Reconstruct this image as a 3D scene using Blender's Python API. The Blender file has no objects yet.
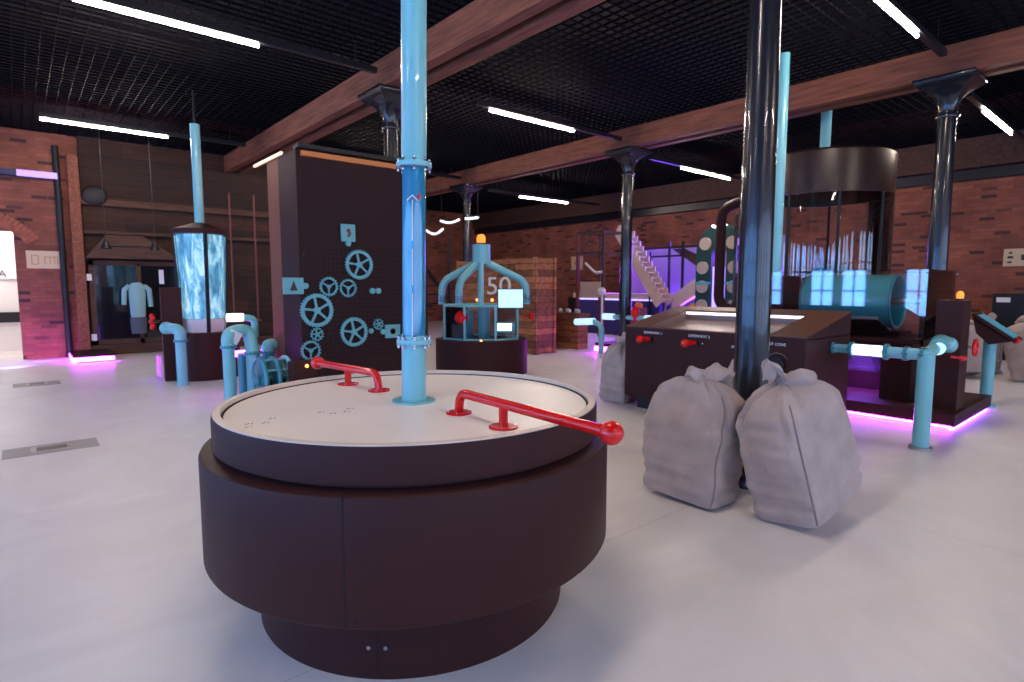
import bpy, bmesh, math, random
from mathutils import Vector, Matrix, noise
random.seed(7)
PI = math.pi
S = bpy.context.scene
COL = S.collection
V = Vector

# ------------------------------------------------------------------ materials
def new_mat(name):
    m = bpy.data.materials.new(name); m.use_nodes = True
    nt = m.node_tree
    return m, nt, nt.nodes['Principled BSDF']

def pm(name, col, rough=.5, metal=0., coat=0., noise_amt=0., nscale=6., bump=0., bscale=40., spec=.5, sheen=0.):
    m, nt, b = new_mat(name)
    b.inputs['Base Color'].default_value = (*col, 1)
    b.inputs['Roughness'].default_value = rough
    b.inputs['Metallic'].default_value = metal
    b.inputs['Coat Weight'].default_value = coat
    b.inputs['Specular IOR Level'].default_value = spec
    b.inputs['Sheen Weight'].default_value = sheen
    tc = nt.nodes.new('ShaderNodeTexCoord')
    if noise_amt:
        n = nt.nodes.new('ShaderNodeTexNoise'); n.inputs['Scale'].default_value = nscale; n.inputs['Detail'].default_value = 5
        r = nt.nodes.new('ShaderNodeValToRGB')
        lo = [max(0, c * (1 - noise_amt)) for c in col]; hi = [min(1, c * (1 + noise_amt)) for c in col]
        r.color_ramp.elements[0].position = .3; r.color_ramp.elements[1].position = .7
        r.color_ramp.elements[0].color = (*lo, 1); r.color_ramp.elements[1].color = (*hi, 1)
        nt.links.new(tc.outputs['Object'], n.inputs['Vector'])
        nt.links.new(n.outputs['Fac'], r.inputs['Fac']); nt.links.new(r.outputs['Color'], b.inputs['Base Color'])
    if bump:
        n2 = nt.nodes.new('ShaderNodeTexNoise'); n2.inputs['Scale'].default_value = bscale; n2.inputs['Detail'].default_value = 4
        bp = nt.nodes.new('ShaderNodeBump'); bp.inputs['Strength'].default_value = bump; bp.inputs['Distance'].default_value = .02
        nt.links.new(tc.outputs['Object'], n2.inputs['Vector'])
        nt.links.new(n2.outputs['Fac'], bp.inputs['Height']); nt.links.new(bp.outputs['Normal'], b.inputs['Normal'])
    return m

def em(name, col, strength):
    m, nt, b = new_mat(name)
    b.inputs['Base Color'].default_value = (*[min(1, c) for c in col], 1)
    b.inputs['Emission Color'].default_value = (*col, 1)
    b.inputs['Emission Strength'].default_value = strength
    return m

def clear(name, tint, alpha=.12, rough=.03, diff=0.0):
    """thin acrylic: fresnel reflection over a tinted see-through sheet"""
    m, nt, b = new_mat(name)
    nt.nodes.remove(b)
    out = nt.nodes['Material Output']
    tr = nt.nodes.new('ShaderNodeBsdfTransparent'); tr.inputs[0].default_value = (*tint, 1)
    di = nt.nodes.new('ShaderNodeBsdfDiffuse'); di.inputs[0].default_value = (*tint, 1)
    gl = nt.nodes.new('ShaderNodeBsdfGlossy'); gl.inputs['Roughness'].default_value = rough
    fr = nt.nodes.new('ShaderNodeFresnel'); fr.inputs[0].default_value = 1.5
    m1 = nt.nodes.new('ShaderNodeMixShader'); m1.inputs[0].default_value = diff
    m2 = nt.nodes.new('ShaderNodeMixShader')
    nt.links.new(tr.outputs[0], m1.inputs[1]); nt.links.new(di.outputs[0], m1.inputs[2])
    ad = nt.nodes.new('ShaderNodeMath'); ad.operation = 'ADD'; ad.inputs[1].default_value = alpha; ad.use_clamp = True
    nt.links.new(fr.outputs[0], ad.inputs[0])
    nt.links.new(ad.outputs[0], m2.inputs[0]); nt.links.new(m1.outputs[0], m2.inputs[1]); nt.links.new(gl.outputs[0], m2.inputs[2])
    nt.links.new(m2.outputs[0], out.inputs[0])
    return m

def brick_mat(name, c1, c2, dark, mortar, scl=1.0, axis='x'):
    m, nt, b = new_mat(name)
    geo = nt.nodes.new('ShaderNodeNewGeometry')
    sep = nt.nodes.new('ShaderNodeSeparateXYZ'); com = nt.nodes.new('ShaderNodeCombineXYZ')
    nt.links.new(geo.outputs['Position'], sep.inputs[0])
    add = nt.nodes.new('ShaderNodeMath'); add.operation = 'ADD'
    nt.links.new(sep.outputs[0], add.inputs[0]); nt.links.new(sep.outputs[1], add.inputs[1])
    nt.links.new(add.outputs[0], com.inputs[0]); nt.links.new(sep.outputs[2], com.inputs[1])
    br = nt.nodes.new('ShaderNodeTexBrick')
    br.inputs['Color1'].default_value = (*c1, 1); br.inputs['Color2'].default_value = (*c2, 1)
    br.inputs['Mortar'].default_value = (*mortar, 1)
    br.inputs['Scale'].default_value = scl
    br.inputs['Brick Width'].default_value = .28; br.inputs['Row Height'].default_value = .082
    br.inputs['Mortar Size'].default_value = .009; br.inputs['Mortar Smooth'].default_value = .3
    nt.links.new(com.outputs[0], br.inputs['Vector'])
    # single dark overburnt bricks: second brick texture of same layout, thresholded
    br2 = nt.nodes.new('ShaderNodeTexBrick')
    for k, v in (('Color1', (0, 0, 0, 1)), ('Color2', (1, 1, 1, 1)), ('Mortar', (.5, .5, .5, 1))): br2.inputs[k].default_value = v
    for k in ('Scale', 'Brick Width', 'Row Height', 'Mortar Size', 'Mortar Smooth'): br2.inputs[k].default_value = br.inputs[k].default_value
    nt.links.new(com.outputs[0], br2.inputs['Vector'])
    rp = nt.nodes.new('ShaderNodeValToRGB'); rp.color_ramp.elements[0].position = .90; rp.color_ramp.elements[1].position = .94
    nt.links.new(br2.outputs['Color'], rp.inputs['Fac'])
    mx = nt.nodes.new('ShaderNodeMixRGB'); mx.inputs['Color2'].default_value = (*dark, 1)
    nt.links.new(rp.outputs['Color'], mx.inputs['Fac']); nt.links.new(br.outputs['Color'], mx.inputs['Color1'])
    n = nt.nodes.new('ShaderNodeTexNoise'); n.inputs['Scale'].default_value = 1.1; n.inputs['Detail'].default_value = 6
    nt.links.new(geo.outputs['Position'], n.inputs['Vector'])
    r2 = nt.nodes.new('ShaderNodeValToRGB'); r2.color_ramp.elements[0].color = (.6, .55, .55, 1); r2.color_ramp.elements[1].color = (1.25, 1.2, 1.15, 1)
    r2.color_ramp.elements[0].position = .3; r2.color_ramp.elements[1].position = .7
    nt.links.new(n.outputs['Fac'], r2.inputs['Fac'])
    mu = nt.nodes.new('ShaderNodeMixRGB'); mu.blend_type = 'MULTIPLY'; mu.inputs['Fac'].default_value = 1
    nt.links.new(mx.outputs[0], mu.inputs['Color1']); nt.links.new(r2.outputs['Color'], mu.inputs['Color2'])
    nt.links.new(mu.outputs[0], b.inputs['Base Color'])
    b.inputs['Roughness'].default_value = .85
    bp = nt.nodes.new('ShaderNodeBump'); bp.inputs['Strength'].default_value = .5; bp.inputs['Distance'].default_value = .012
    nt.links.new(br.outputs['Fac'], bp.inputs['Height']); bp.invert = True
    nt.links.new(bp.outputs['Normal'], b.inputs['Normal'])
    return m

def wood_mat(name, c1, c2, stretch=(1, 1, 12), scale=3., rough=.7, plank=None):
    m, nt, b = new_mat(name)
    tc = nt.nodes.new('ShaderNodeTexCoord')
    mp = nt.nodes.new('ShaderNodeMapping'); mp.inputs['Scale'].default_value = stretch
    n = nt.nodes.new('ShaderNodeTexNoise'); n.inputs['Scale'].default_value = scale; n.inputs['Detail'].default_value = 6; n.inputs['Roughness'].default_value = .65
    r = nt.nodes.new('ShaderNodeValToRGB')
    r.color_ramp.elements[0].position = .32; r.color_ramp.elements[1].position = .68
    r.color_ramp.elements[0].color = (*c1, 1); r.color_ramp.elements[1].color = (*c2, 1)
    nt.links.new(tc.outputs['Object'], mp.inputs['Vector']); nt.links.new(mp.outputs[0], n.inputs['Vector'])
    nt.links.new(n.outputs['Fac'], r.inputs['Fac'])
    last = r.outputs['Color']
    if plank:
        geo = nt.nodes.new('ShaderNodeNewGeometry')
        sep = nt.nodes.new('ShaderNodeSeparateXYZ'); com = nt.nodes.new('ShaderNodeCombineXYZ')
        nt.links.new(geo.outputs['Position'], sep.inputs[0])
        add = nt.nodes.new('ShaderNodeMath'); add.operation = 'ADD'
        nt.links.new(sep.outputs[0], add.inputs[0]); nt.links.new(sep.outputs[1], add.inputs[1])
        nt.links.new(add.outputs[0], com.inputs[0]); nt.links.new(sep.outputs[2], com.inputs[1])
        br = nt.nodes.new('ShaderNodeTexBrick')
        br.inputs['Color1'].default_value = (.45, .4, .38, 1); br.inputs['Color2'].default_value = (1.5, 1.35, 1.2, 1); br.inputs['Mortar'].default_value = (.12, .1, .1, 1)
        br.inputs['Scale'].default_value = 1; br.inputs['Brick Width'].default_value = plank[0]; br.inputs['Row Height'].default_value = plank[1]
        br.inputs['Mortar Size'].default_value = .006
        nt.links.new(com.outputs[0], br.inputs['Vector'])
        mu = nt.nodes.new('ShaderNodeMixRGB'); mu.blend_type = 'MULTIPLY'; mu.inputs['Fac'].default_value = 1
        nt.links.new(last, mu.inputs['Color1']); nt.links.new(br.outputs['Color'], mu.inputs['Color2']); last = mu.outputs[0]
    nt.links.new(last, b.inputs['Base Color'])
    b.inputs['Roughness'].default_value = rough
    bp = nt.nodes.new('ShaderNodeBump'); bp.inputs['Strength'].default_value = .35; bp.inputs['Distance'].default_value = .01
    nt.links.new(n.outputs['Fac'], bp.inputs['Height']); nt.links.new(bp.outputs['Normal'], b.inputs['Normal'])
    return m

def floor_mat():
    m, nt, b = new_mat('polished_concrete')
    geo = nt.nodes.new('ShaderNodeNewGeometry')
    mp = nt.nodes.new('ShaderNodeMapping'); mp.inputs['Scale'].default_value = (1, 1, 1)
    nt.links.new(geo.outputs['Position'], mp.inputs['Vector'])
    n = nt.nodes.new('ShaderNodeTexNoise'); n.inputs['Scale'].default_value = .8; n.inputs['Detail'].default_value = 9; n.inputs['Roughness'].default_value = .6; n.inputs['Distortion'].default_value = 1.2
    nt.links.new(mp.outputs[0], n.inputs['Vector'])
    r = nt.nodes.new('ShaderNodeValToRGB'); r.color_ramp.elements[0].position = .3; r.color_ramp.elements[1].position = .72
    r.color_ramp.elements[0].color = (.70, .66, .645, 1); r.color_ramp.elements[1].color = (.84, .80, .78, 1)
    nt.links.new(n.outputs['Fac'], r.inputs['Fac'])
    # sawn control joints
    br = nt.nodes.new('ShaderNodeTexBrick'); br.offset = 0
    br.inputs['Color1'].default_value = br.inputs['Color2'].default_value = (1, 1, 1, 1); br.inputs['Mortar'].default_value = (.72, .7, .7, 1)
    br.inputs['Scale'].default_value = 1; br.inputs['Brick Width'].default_value = 5.7; br.inputs['Row Height'].default_value = 2.9; br.inputs['Mortar Size'].default_value = .003
    mp2 = nt.nodes.new('ShaderNodeMapping'); mp2.inputs['Location'].default_value = (1.25, .62, 0)
    nt.links.new(geo.outputs['Position'], mp2.inputs['Vector']); nt.links.new(mp2.outputs[0], br.inputs['Vector'])
    mu = nt.nodes.new('ShaderNodeMixRGB'); mu.blend_type = 'MULTIPLY'; mu.inputs['Fac'].default_value = 1
    nt.links.new(r.outputs['Color'], mu.inputs['Color1']); nt.links.new(br.outputs['Color'], mu.inputs['Color2'])
    nt.links.new(mu.outputs[0], b.inputs['Base Color'])
    n2 = nt.nodes.new('ShaderNodeTexNoise'); n2.inputs['Scale'].default_value = 2.3; n2.inputs['Detail'].default_value = 6
    nt.links.new(mp.outputs[0], n2.inputs['Vector'])
    r2 = nt.nodes.new('ShaderNodeValToRGB'); r2.color_ramp.elements[0].color = (.28, .28, .28, 1); r2.color_ramp.elements[1].color = (.5, .5, .5, 1)
    nt.links.new(n2.outputs['Fac'], r2.inputs['Fac']); nt.links.new(r2.outputs['Color'], b.inputs['Roughness'])
    return m

M = {}
M['floor'] = floor_mat()
M['brick'] = brick_mat('red_brick', (.34, .105, .062), (.22, .064, .042), (.08, .026, .024), (.17, .09, .07))
M['brick_edge'] = pm('brick_reveal', (.34, .10, .06), .85, noise_amt=.3, nscale=9, bump=.3)
M['beam'] = wood_mat('old_timber', (.11, .031, .016), (.30, .095, .052), (9, .7, 9), 2.2, .75)
M['beam_dark'] = wood_mat('dark_timber', (.045, .02, .014), (.11, .048, .03), (1, 9, 9), 2., .8)
M['crate'] = wood_mat('crate_planks', (.17, .065, .03), (.38, .17, .08), (3, 1, 3), 4., .75, plank=(1.3, .15))
M['wood_wall'] = wood_mat('board_wall', (.016, .006, .004), (.045, .015, .009), (1, 4, 8), 2., .8, plank=(2.6, .3))
M['black'] = pm('black_paint', (.006, .006, .008), .6)
M['grid'] = pm('black_grid', (.004, .004, .0075), .7, spec=.06)
M['plenum'] = pm('dark_ceiling', (.004, .004, .005), .9)
M['iron'] = pm('cast_iron_black', (.010, .013, .020), .26, metal=.1, coat=.5, bump=.05, bscale=14)
M['brown'] = pm('brown_powder_coat', (.046, .0155, .0145), .5, spec=.13, bump=.02, bscale=300)
M['brown_hi'] = pm('brown_top', (.12, .045, .026), .4, spec=.4)
M['rail'] = pm('rail_black', (.01, .01, .016), .35)
M['blue'] = pm('light_blue_paint', (.19, .53, .58), .32, coat=.35)
M['blue_dk'] = pm('teal_paint', (.035, .25, .33), .32, coat=.4)
M['gear'] = pm('gear_blue', (.14, .42, .48), .5)
M['red'] = pm('red_gloss', (.70, .008, .008), .2, coat=.35, spec=.35)
M['chrome'] = pm('chrome', (.75, .76, .8), .12, metal=1)
M['steel'] = pm('brushed_steel', (.5, .48, .46), .35, metal=.9)
M['top'] = pm('white_laminate', (.80, .76, .75), .38, noise_amt=.02, nscale=3)
M['rim'] = pm('plywood_rim', (.66, .56, .48), .45)
M['canvas'] = pm('sack_canvas', (.44, .35, .315), .9, noise_amt=.12, nscale=5, bump=.9, bscale=9, sheen=.1)
M['canvas_seam'] = pm('sack_seam', (.27, .21, .19), .9)
M['dark'] = pm('dark_gap', (.004, .004, .004), .8)
M['screw'] = pm('screw_head', (.5, .5, .55), .25, metal=1)
M['ink'] = pm('print_black', (.03, .03, .035), .6)
M['white'] = pm('white_print', (.8, .8, .78), .5)
M['cream'] = pm('sign_board', (.62, .47, .30), .6)
M['tube'] = em('lamp_tube', (1.0, .83, .71), 240)
M['pane'] = em('daylight_pane', (.17, .43, 1.0), 16)
M['pane2'] = em('daylight_pane_soft', (.42, .62, 1.0), 9)
M['pink'] = em('magenta_led', (.62, .035, .95), 42)
M['violet'] = em('violet_led', (.32, .08, 1.0), 45)
M['amberstrip'] = pm('orange_batten', (.62, .20, .05), .5)
M['whitestrip'] = em('white_edge_led', (1, .72, .5), .9)
M['screen'] = em('screen_pale', (.50, .80, .92), 1.0)
M['screen_dim'] = em('screen_teal', (.05, .22, .30), .6)
M['signal'] = em('pilot_lamp', (1, .22, .05), 7)
M['lampglass'] = em('amber_beacon', (1, .25, .03), 1.6)
M['acrylic'] = clear('clear_acrylic', (.93, .95, .97), .03)
M['smoke'] = clear('violet_acrylic', (.72, .70, .85), .03, diff=.05)
M['glassblue'] = clear('blue_tinted_tube', (.05, .46, .74), .06, .06, diff=.55)
M['doorglass'] = clear('dark_door_glass', (.35, .35, .4), .08)
M['teal'] = pm('teal_roller', (.07, .42, .43), .28, coat=.6)
def peg_mat():
    m = pm('peg_panel', (.030, .0125, .015), .6, spec=.15); nt = m.node_tree; b = nt.nodes['Principled BSDF']
    tc = nt.nodes.new('ShaderNodeTexCoord'); sp_ = nt.nodes.new('ShaderNodeSeparateXYZ'); nt.links.new(tc.outputs['Object'], sp_.inputs[0])
    def mt(op, a, bb=None):
        n = nt.nodes.new('ShaderNodeMath'); n.operation = op
        for k, v in ((0, a), (1, bb)):
            if v is None: continue
            if isinstance(v, (int, float)): n.inputs[k].default_value = v
            else: nt.links.new(v, n.inputs[k])
        return n.outputs[0]
    X, Z = sp_.outputs[0], sp_.outputs[2]
    fx = mt('SUBTRACT', mt('FRACT', mt('DIVIDE', X, .06)), .5); fz = mt('SUBTRACT', mt('FRACT', mt('DIVIDE', Z, .06)), .5)
    d = mt('LESS_THAN', mt('ADD', mt('MULTIPLY', fx, fx), mt('MULTIPLY', fz, fz)), .026)
    for t in (mt('GREATER_THAN', X, .30), mt('LESS_THAN', X, 1.5), mt('GREATER_THAN', Z, .6), mt('LESS_THAN', Z, 2.1)): d = mt('MULTIPLY', d, t)
    mx = nt.nodes.new('ShaderNodeMixRGB'); mx.inputs['Color1'].default_value = (.030, .0125, .015, 1); mx.inputs['Color2'].default_value = (.002, .002, .002, 1)
    nt.links.new(d, mx.inputs['Fac']); nt.links.new(mx.outputs[0], b.inputs['Base Color'])
    return m
M['pegs'] = peg_mat()
M['green'] = pm('green_arch', (.01, .07, .06), .5)
M['pale'] = pm('pale_ply', (.62, .5, .4), .6)
M['orange'] = pm('orange_plastic', (.8, .16, .02), .4)
M['frost'] = pm('frosted_band', (.75, .72, .75), .35)
M['rust'] = pm('rust_red_steel', (.16, .04, .028), .5)
M['plaster'] = pm('white_plaster', (.8, .78, .75), .8)
M['lilac'] = pm('lilac_panel', (.36, .27, .66), .6)
M['navy'] = pm('navy_drape', (.03, .03, .14), .7)
M['magnet'] = pm('magenta_panel', (.55, .1, .6), .5)

# water column: internally lit bubbling water
def water_mat():
    m, nt, b = new_mat('lit_water')
    tc = nt.nodes.new('ShaderNodeTexCoord')
    mp = nt.nodes.new('ShaderNodeMapping'); mp.inputs['Scale'].default_value = (1, 1, .25)
    n = nt.nodes.new('ShaderNodeTexNoise'); n.inputs['Scale'].default_value = 8; n.inputs['Detail'].default_value = 9; n.inputs['Distortion'].default_value = .8; n.inputs['Roughness'].default_value = .7
    r = nt.nodes.new('ShaderNodeValToRGB')
    e = r.color_ramp.elements
    e[0].position = .38; e[0].color = (.03, .12, .24, 1); e[1].position = .66; e[1].color = (.75, 1.0, 1.1, 1)
    x = e.new(.5); x.color = (.13, .40, .60, 1)
    nt.links.new(tc.outputs['Object'], mp.inputs['Vector']); nt.links.new(mp.outputs[0], n.inputs['Vector']); nt.links.new(n.outputs['Fac'], r.inputs['Fac'])
    nt.links.new(r.outputs['Color'], b.inputs['Emission Color']); b.inputs['Emission Strength'].default_value = 1.3
    b.inputs['Base Color'].default_value = (.1, .3, .4, 1); b.inputs['Roughness'].default_value = .2
    return m
M['water'] = water_mat()

# ------------------------------------------------------------------ mesh builder
class MB:
    def __init__(s): s.bm = bmesh.new()
    def box(s, c, d, rot=0, bev=0, rx=0, ry=0):
        r = bmesh.ops.create_cube(s.bm, size=1)
        vs = r['verts']
        mat = Matrix.Translation(V(c)) @ Matrix.Rotation(rot, 4, 'Z') @ Matrix.Rotation(ry, 4, 'Y') @ Matrix.Rotation(rx, 4, 'X') @ Matrix.Diagonal((d[0], d[1], d[2], 1))
        bmesh.ops.transform(s.bm, matrix=mat, verts=vs)
        if bev:
            es = list({e for v in vs for e in v.link_edges})
            bmesh.ops.bevel(s.bm, geom=es, offset=bev, segments=2, affect='EDGES', profile=.6)
        return s
    def b2(s, lo, hi, bev=0):
        return s.box([(a + b) / 2 for a, b in zip(lo, hi)], [b - a for a, b in zip(lo, hi)], bev=bev)
    def cyl(s, a, b, r, r2=None, n=24, caps=True):
        a, b = V(a), V(b); r2 = r if r2 is None else r2
        q = (b - a).to_track_quat('Z', 'Y').to_matrix().to_4x4()
        res = bmesh.ops.create_cone(s.bm, cap_ends=caps, segments=n, radius1=r, radius2=r2, depth=(b - a).length)
        bmesh.ops.transform(s.bm, matrix=Matrix.Translation((a + b) / 2) @ q, verts=res['verts'])
        return s
    def sph(s, c, r, n=20, sc=(1, 1, 1)):
        res = bmesh.ops.create_uvsphere(s.bm, u_segments=n, v_segments=max(6, n // 2), radius=r)
        bmesh.ops.transform(s.bm, matrix=Matrix.Translation(V(c)) @ Matrix.Diagonal((*sc, 1)), verts=res['verts'])
        return s
    def tube(s, pts, r, n=14, closed=False, caps=True):
        pts = [V(p) for p in pts]; N = len(pts); rings = []
        rr = r if isinstance(r, (list, tuple)) else [r] * N
        up = None
        for i, p in enumerate(pts):
            if closed: t = (pts[(i + 1) % N] - pts[i - 1])
            else: t = pts[min(i + 1, N - 1)] - pts[max(i - 1, 0)]
            t.normalize()
            if up is None:
                up = V((0, 0, 1)) if abs(t.z) < .9 else V((1, 0, 0))
            x = t.cross(up).normalized(); y = x.cross(t).normalized(); up = y
            rings.append([s.bm.verts.new(p + (x * math.cos(2 * PI * k / n) + y * math.sin(2 * PI * k / n)) * rr[i]) for k in range(n)])
        M_ = N if closed else N - 1
        for i in range(M_):
            A, B = rings[i], rings[(i + 1) % N]
            for k in range(n): s.bm.faces.new((A[k], A[(k + 1) % n], B[(k + 1) % n], B[k]))
        if not closed and caps:
            s.bm.faces.new(rings[0][::-1]); s.bm.faces.new(rings[-1])
        return s
    def lathe(s, prof, c=(0, 0, 0), n=48, sx=1, sy=1):
        c = V(c); rings = []
        for r, z in prof:
            if r <= 1e-6: rings.append([s.bm.verts.new(c + V((0, 0, z)))])
            else: rings.append([s.bm.verts.new(c + V((sx * r * math.cos(2 * PI * k / n), sy * r * math.sin(2 * PI * k / n), z))) for k in range(n)])
        for A, B in zip(rings, rings[1:]):
            for k in range(n):
                k2 = (k + 1) % n
                if len(A) == 1 and len(B) == 1: continue
                if len(A) == 1: s.bm.faces.new((A[0], B[k2], B[k]))
                elif len(B) == 1: s.bm.faces.new((A[k], A[k2], B[0]))
                else: s.bm.faces.new((A[k], A[k2], B[k2], B[k]))
        return s
    def prism(s, poly, axis, a, b):
        """extrude a 2-D polygon along axis ('x','y','z') from a to b"""
        def mk(p, t):
            return {'x': V((t, p[0], p[1])), 'y': V((p[0], t, p[1])), 'z': V((p[0], p[1], t))}[axis]
        A = [s.bm.verts.new(mk(p, a)) for p in poly]; B = [s.bm.verts.new(mk(p, b)) for p in poly]
        s.bm.faces.new(A); s.bm.faces.new(B[::-1]); n = len(poly)
        for k in range(n): s.bm.faces.new((A[k], B[k], B[(k + 1) % n], A[(k + 1) % n]))
        return s
    def build(s, name, mat, parent=None, smooth=True, loc=None):
        bmesh.ops.recalc_face_normals(s.bm, faces=s.bm.faces[:])
        me = bpy.data.meshes.new(name); s.bm.to_mesh(me); s.bm.free()
        if smooth:
            me.shade_smooth()
            try: me.set_sharp_from_angle(angle=math.radians(38))
            except Exception: pass
        o = bpy.data.objects.new(name, me); me.materials.append(mat); COL.objects.link(o)
        if parent: o.parent = parent
        if loc: o.location = loc
        return o

def tag(o, label=None, cat=None, group=None, kind=None):
    if label: o['label'] = label
    if cat: o['category'] = cat
    if group: o['group'] = group
    if kind: o['kind'] = kind
    return o
def thing(name, loc, label, cat, group=None, rz=0):
    o = bpy.data.objects.new(name, None); COL.objects.link(o); o.location = loc; o.rotation_euler = (0, 0, rz)
    o.empty_display_size = .1
    return tag(o, label, cat, group)
def struct(name, mb, mat, smooth=False): return tag(mb.build(name, mat, smooth=smooth), kind='structure')
def copy_tree(o, parent=None):
    c = o.copy(); COL.objects.link(c)
    if parent: c.parent = parent
    for ch in [x for x in list(bpy.data.objects) if x.parent == o]: copy_tree(ch, c)
    return c
def text(name, s, size, mat, parent, loc, rot, extrude=.002, align='CENTER', sx=1):
    cu = bpy.data.curves.new(name, 'FONT'); cu.body = s; cu.size = size; cu.extrude = extrude; cu.align_x = align; cu.align_y = 'CENTER'
    t = bpy.data.objects.new(name, cu); COL.objects.link(t)
    dg = bpy.context.evaluated_depsgraph_get(); me = bpy.data.meshes.new_from_object(t.evaluated_get(dg))
    bpy.data.objects.remove(t)
    o = bpy.data.objects.new(name, me); COL.objects.link(o); me.materials.clear(); me.materials.append(mat)
    o.parent = parent; o.location = loc; o.rotation_euler = rot; o.scale = (sx, 1, 1)
    return o
def arc(c, r, a0, a1, u, w, n=8):
    c, u, w = V(c), V(u), V(w)
    return [c + u * r * math.cos(a0 + (a1 - a0) * k / n) + w * r * math.sin(a0 + (a1 - a0) * k / n) for k in range(n + 1)]
def bend(pts, r, n=6):
    """round the inner corners of a polyline"""
    pts = [V(p) for p in pts]; out = [pts[0]]
    for a, b, c in zip(pts, pts[1:], pts[2:]):
        d1 = (a - b).normalized(); d2 = (c - b).normalized()
        rr = min(r, (a - b).length * .48, (c - b).length * .48)
        p0, p2 = b + d1 * rr, b + d2 * rr
        for k in range(n + 1):
            t = k / n; out.append(p0 * (1 - t) ** 2 + b * 2 * t * (1 - t) + p2 * t * t)
    out.append(pts[-1]); return out

# ------------------------------------------------------------------ the room
XN, XR, YN, YL, YB, XS = -6.0, 16.6, -6.0, 16.3, 22.0, 6.6
ZC = 4.85
struct('floor', MB().b2((XN - .3, YN - .3, -.2), (XR + .3, YB + 4, 0)), M['floor'])
struct('ceiling', MB().b2((XN - .3, YN - .3, 5.7), (XR + .3, YB + .3, 5.9)), M['plenum'])
g = MB()
x = XN
while x < XR:
    y1 = YL if x < XS else YB
    g.b2((x - .003, YN, ZC), (x + .003, y1, ZC + .028)); x += .15
y = YN
while y < YB:
    x0 = XN if y < YL else XS
    g.b2((x0, y - .003, ZC), (XR, y + .003, ZC + .028)); y += .15
struct('ceiling_grid', g, M['grid'])

# left wall with doorway (brick), x from XN to XS at y=YL
def wall_holes(name, axis, pos, thick, a0, a1, z1, holes, mat):
    """axis 'x': wall runs along x at y=pos ; holes = (a, b, z0, z1)"""
    mb = MB(); cuts = sorted(holes)
    def bx(u0, u1, w0, w1):
        if u1 - u0 < 1e-4 or w1 - w0 < 1e-4: return
        if axis == 'x': mb.b2((u0, min(pos, pos + thick), w0), (u1, max(pos, pos + thick), w1))
        else: mb.b2((min(pos, pos + thick), u0, w0), (max(pos, pos + thick), u1, w1))
    u = a0
    for a, b, w0, w1 in cuts:
        bx(u, a, 0, z1); bx(a, b, 0, w0); bx(a, b, w1, z1); u = b
    bx(u, a1, 0, z1)
    return struct(name, mb, mat)
wall_holes('wall_left', 'x', YL, .4, XN, XS, 5.7, [(-1.55, .02, 0, 2.75)], M['brick'])
struct('wall_recess', MB().b2((XS - .3, YL + .4, 0), (XS, YB, 5.7)), M['brick'])
struct('wall_back', MB().b2((XS - .3, YB, 0), (XR + .3, YB + .3, 5.7)), M['brick'])
struct('wall_right', MB().b2((XR, YN, 0), (XR + .3, YB, 5.7)), M['brick'])
# windows on the two walls behind the camera: pairs of round-headed lights
WZ0, WZ1 = .55, 3.3
ypos = [-3.4, -.5, 2.4, 5.3, 8.3, 11.2, 14.0]
xpos = [-3.6, -.7, 2.2, 5.1, 8.0, 10.9, 13.8]
wall_holes('wall_near', 'y', XN, -.4, YN, YL, 5.7, [(y - .95, y + .95, WZ0, WZ1) for y in ypos], M['brick'])
wall_holes('wall_front', 'x', YN, -.4, XN, XR, 5.7, [(x - .95, x + .95, WZ0, WZ1) for x in xpos], M['brick'])
def window(i, axis, u):
    def P(a, d, z): return (XN - .2 + d, u + a, z) if axis == 'y' else (u + a, YN - .2 + d, z)
    def lights(w, z0, z1, n=10):
        out = []
        for s in (-.53, .53):
            pts = [(s - w, z0), (s + w, z0)] + [(s + w * math.cos(PI * k / n), z1 - w + w * math.sin(PI * k / n)) for k in range(n + 1)]
            out.append(pts)
        return out
    ax = 'x' if axis == 'y' else 'y'
    base = (XN if axis == 'y' else YN) - .2
    pane = MB()
    for poly in lights(.36, WZ0 + .06, WZ1 - .06):
        pane.prism([(u + a, z) for a, z in poly], ax, base, base + .02)
    pn = pane.build('glass_pane', M['pane'] if axis == 'y' else M['pane2'], smooth=False)
    f = MB()
    for s in (-.53, .53):
        for z in (1.4, 2.3): f.box(P(s, .04, z), (.04, .76, .05) if axis == 'y' else (.76, .04, .05))
        f.box(P(s, .04, 1.8), (.04, .05, 2.5) if axis == 'y' else (.05, .04, 2.5))
    # masonry infill around the heads
    n = 10
    z1 = WZ1 - .06
    for s in (-.53, .53):
        for sg in (-1, 1):
            poly = [(u + s + sg * .42, z1 - .36), (u + s + sg * .36, z1 - .36)] + [(u + s + sg * .36 * math.cos(PI / 2 * k / 6), z1 - .36 + .36 * math.sin(PI / 2 * k / 6)) for k in range(1, 7)] + [(u + s, WZ1), (u + s + sg * .42, WZ1)]
            f.prism(poly, ax, base, base + .06)
    for a0, a1 in ((-.95, -.89), (-.17, .17), (.89, .95)):
        f.prism([(u + a0, WZ0), (u + a1, WZ0), (u + a1, WZ1), (u + a0, WZ1)], ax, base, base + .06)
    f.prism([(u - .95, WZ0), (u + .95, WZ0), (u + .95, WZ0 + .06), (u - .95, WZ0 + .06)], ax, base, base + .06)
    fo = f.build('window_%d' % i, M['brick_edge'], smooth=False); tag(fo, kind='structure')
    pn.parent = fo
    return fo
k = 1
for y in ypos: window(k, 'y', y); k += 1
for x in xpos: window(k, 'x', x); k += 1

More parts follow.
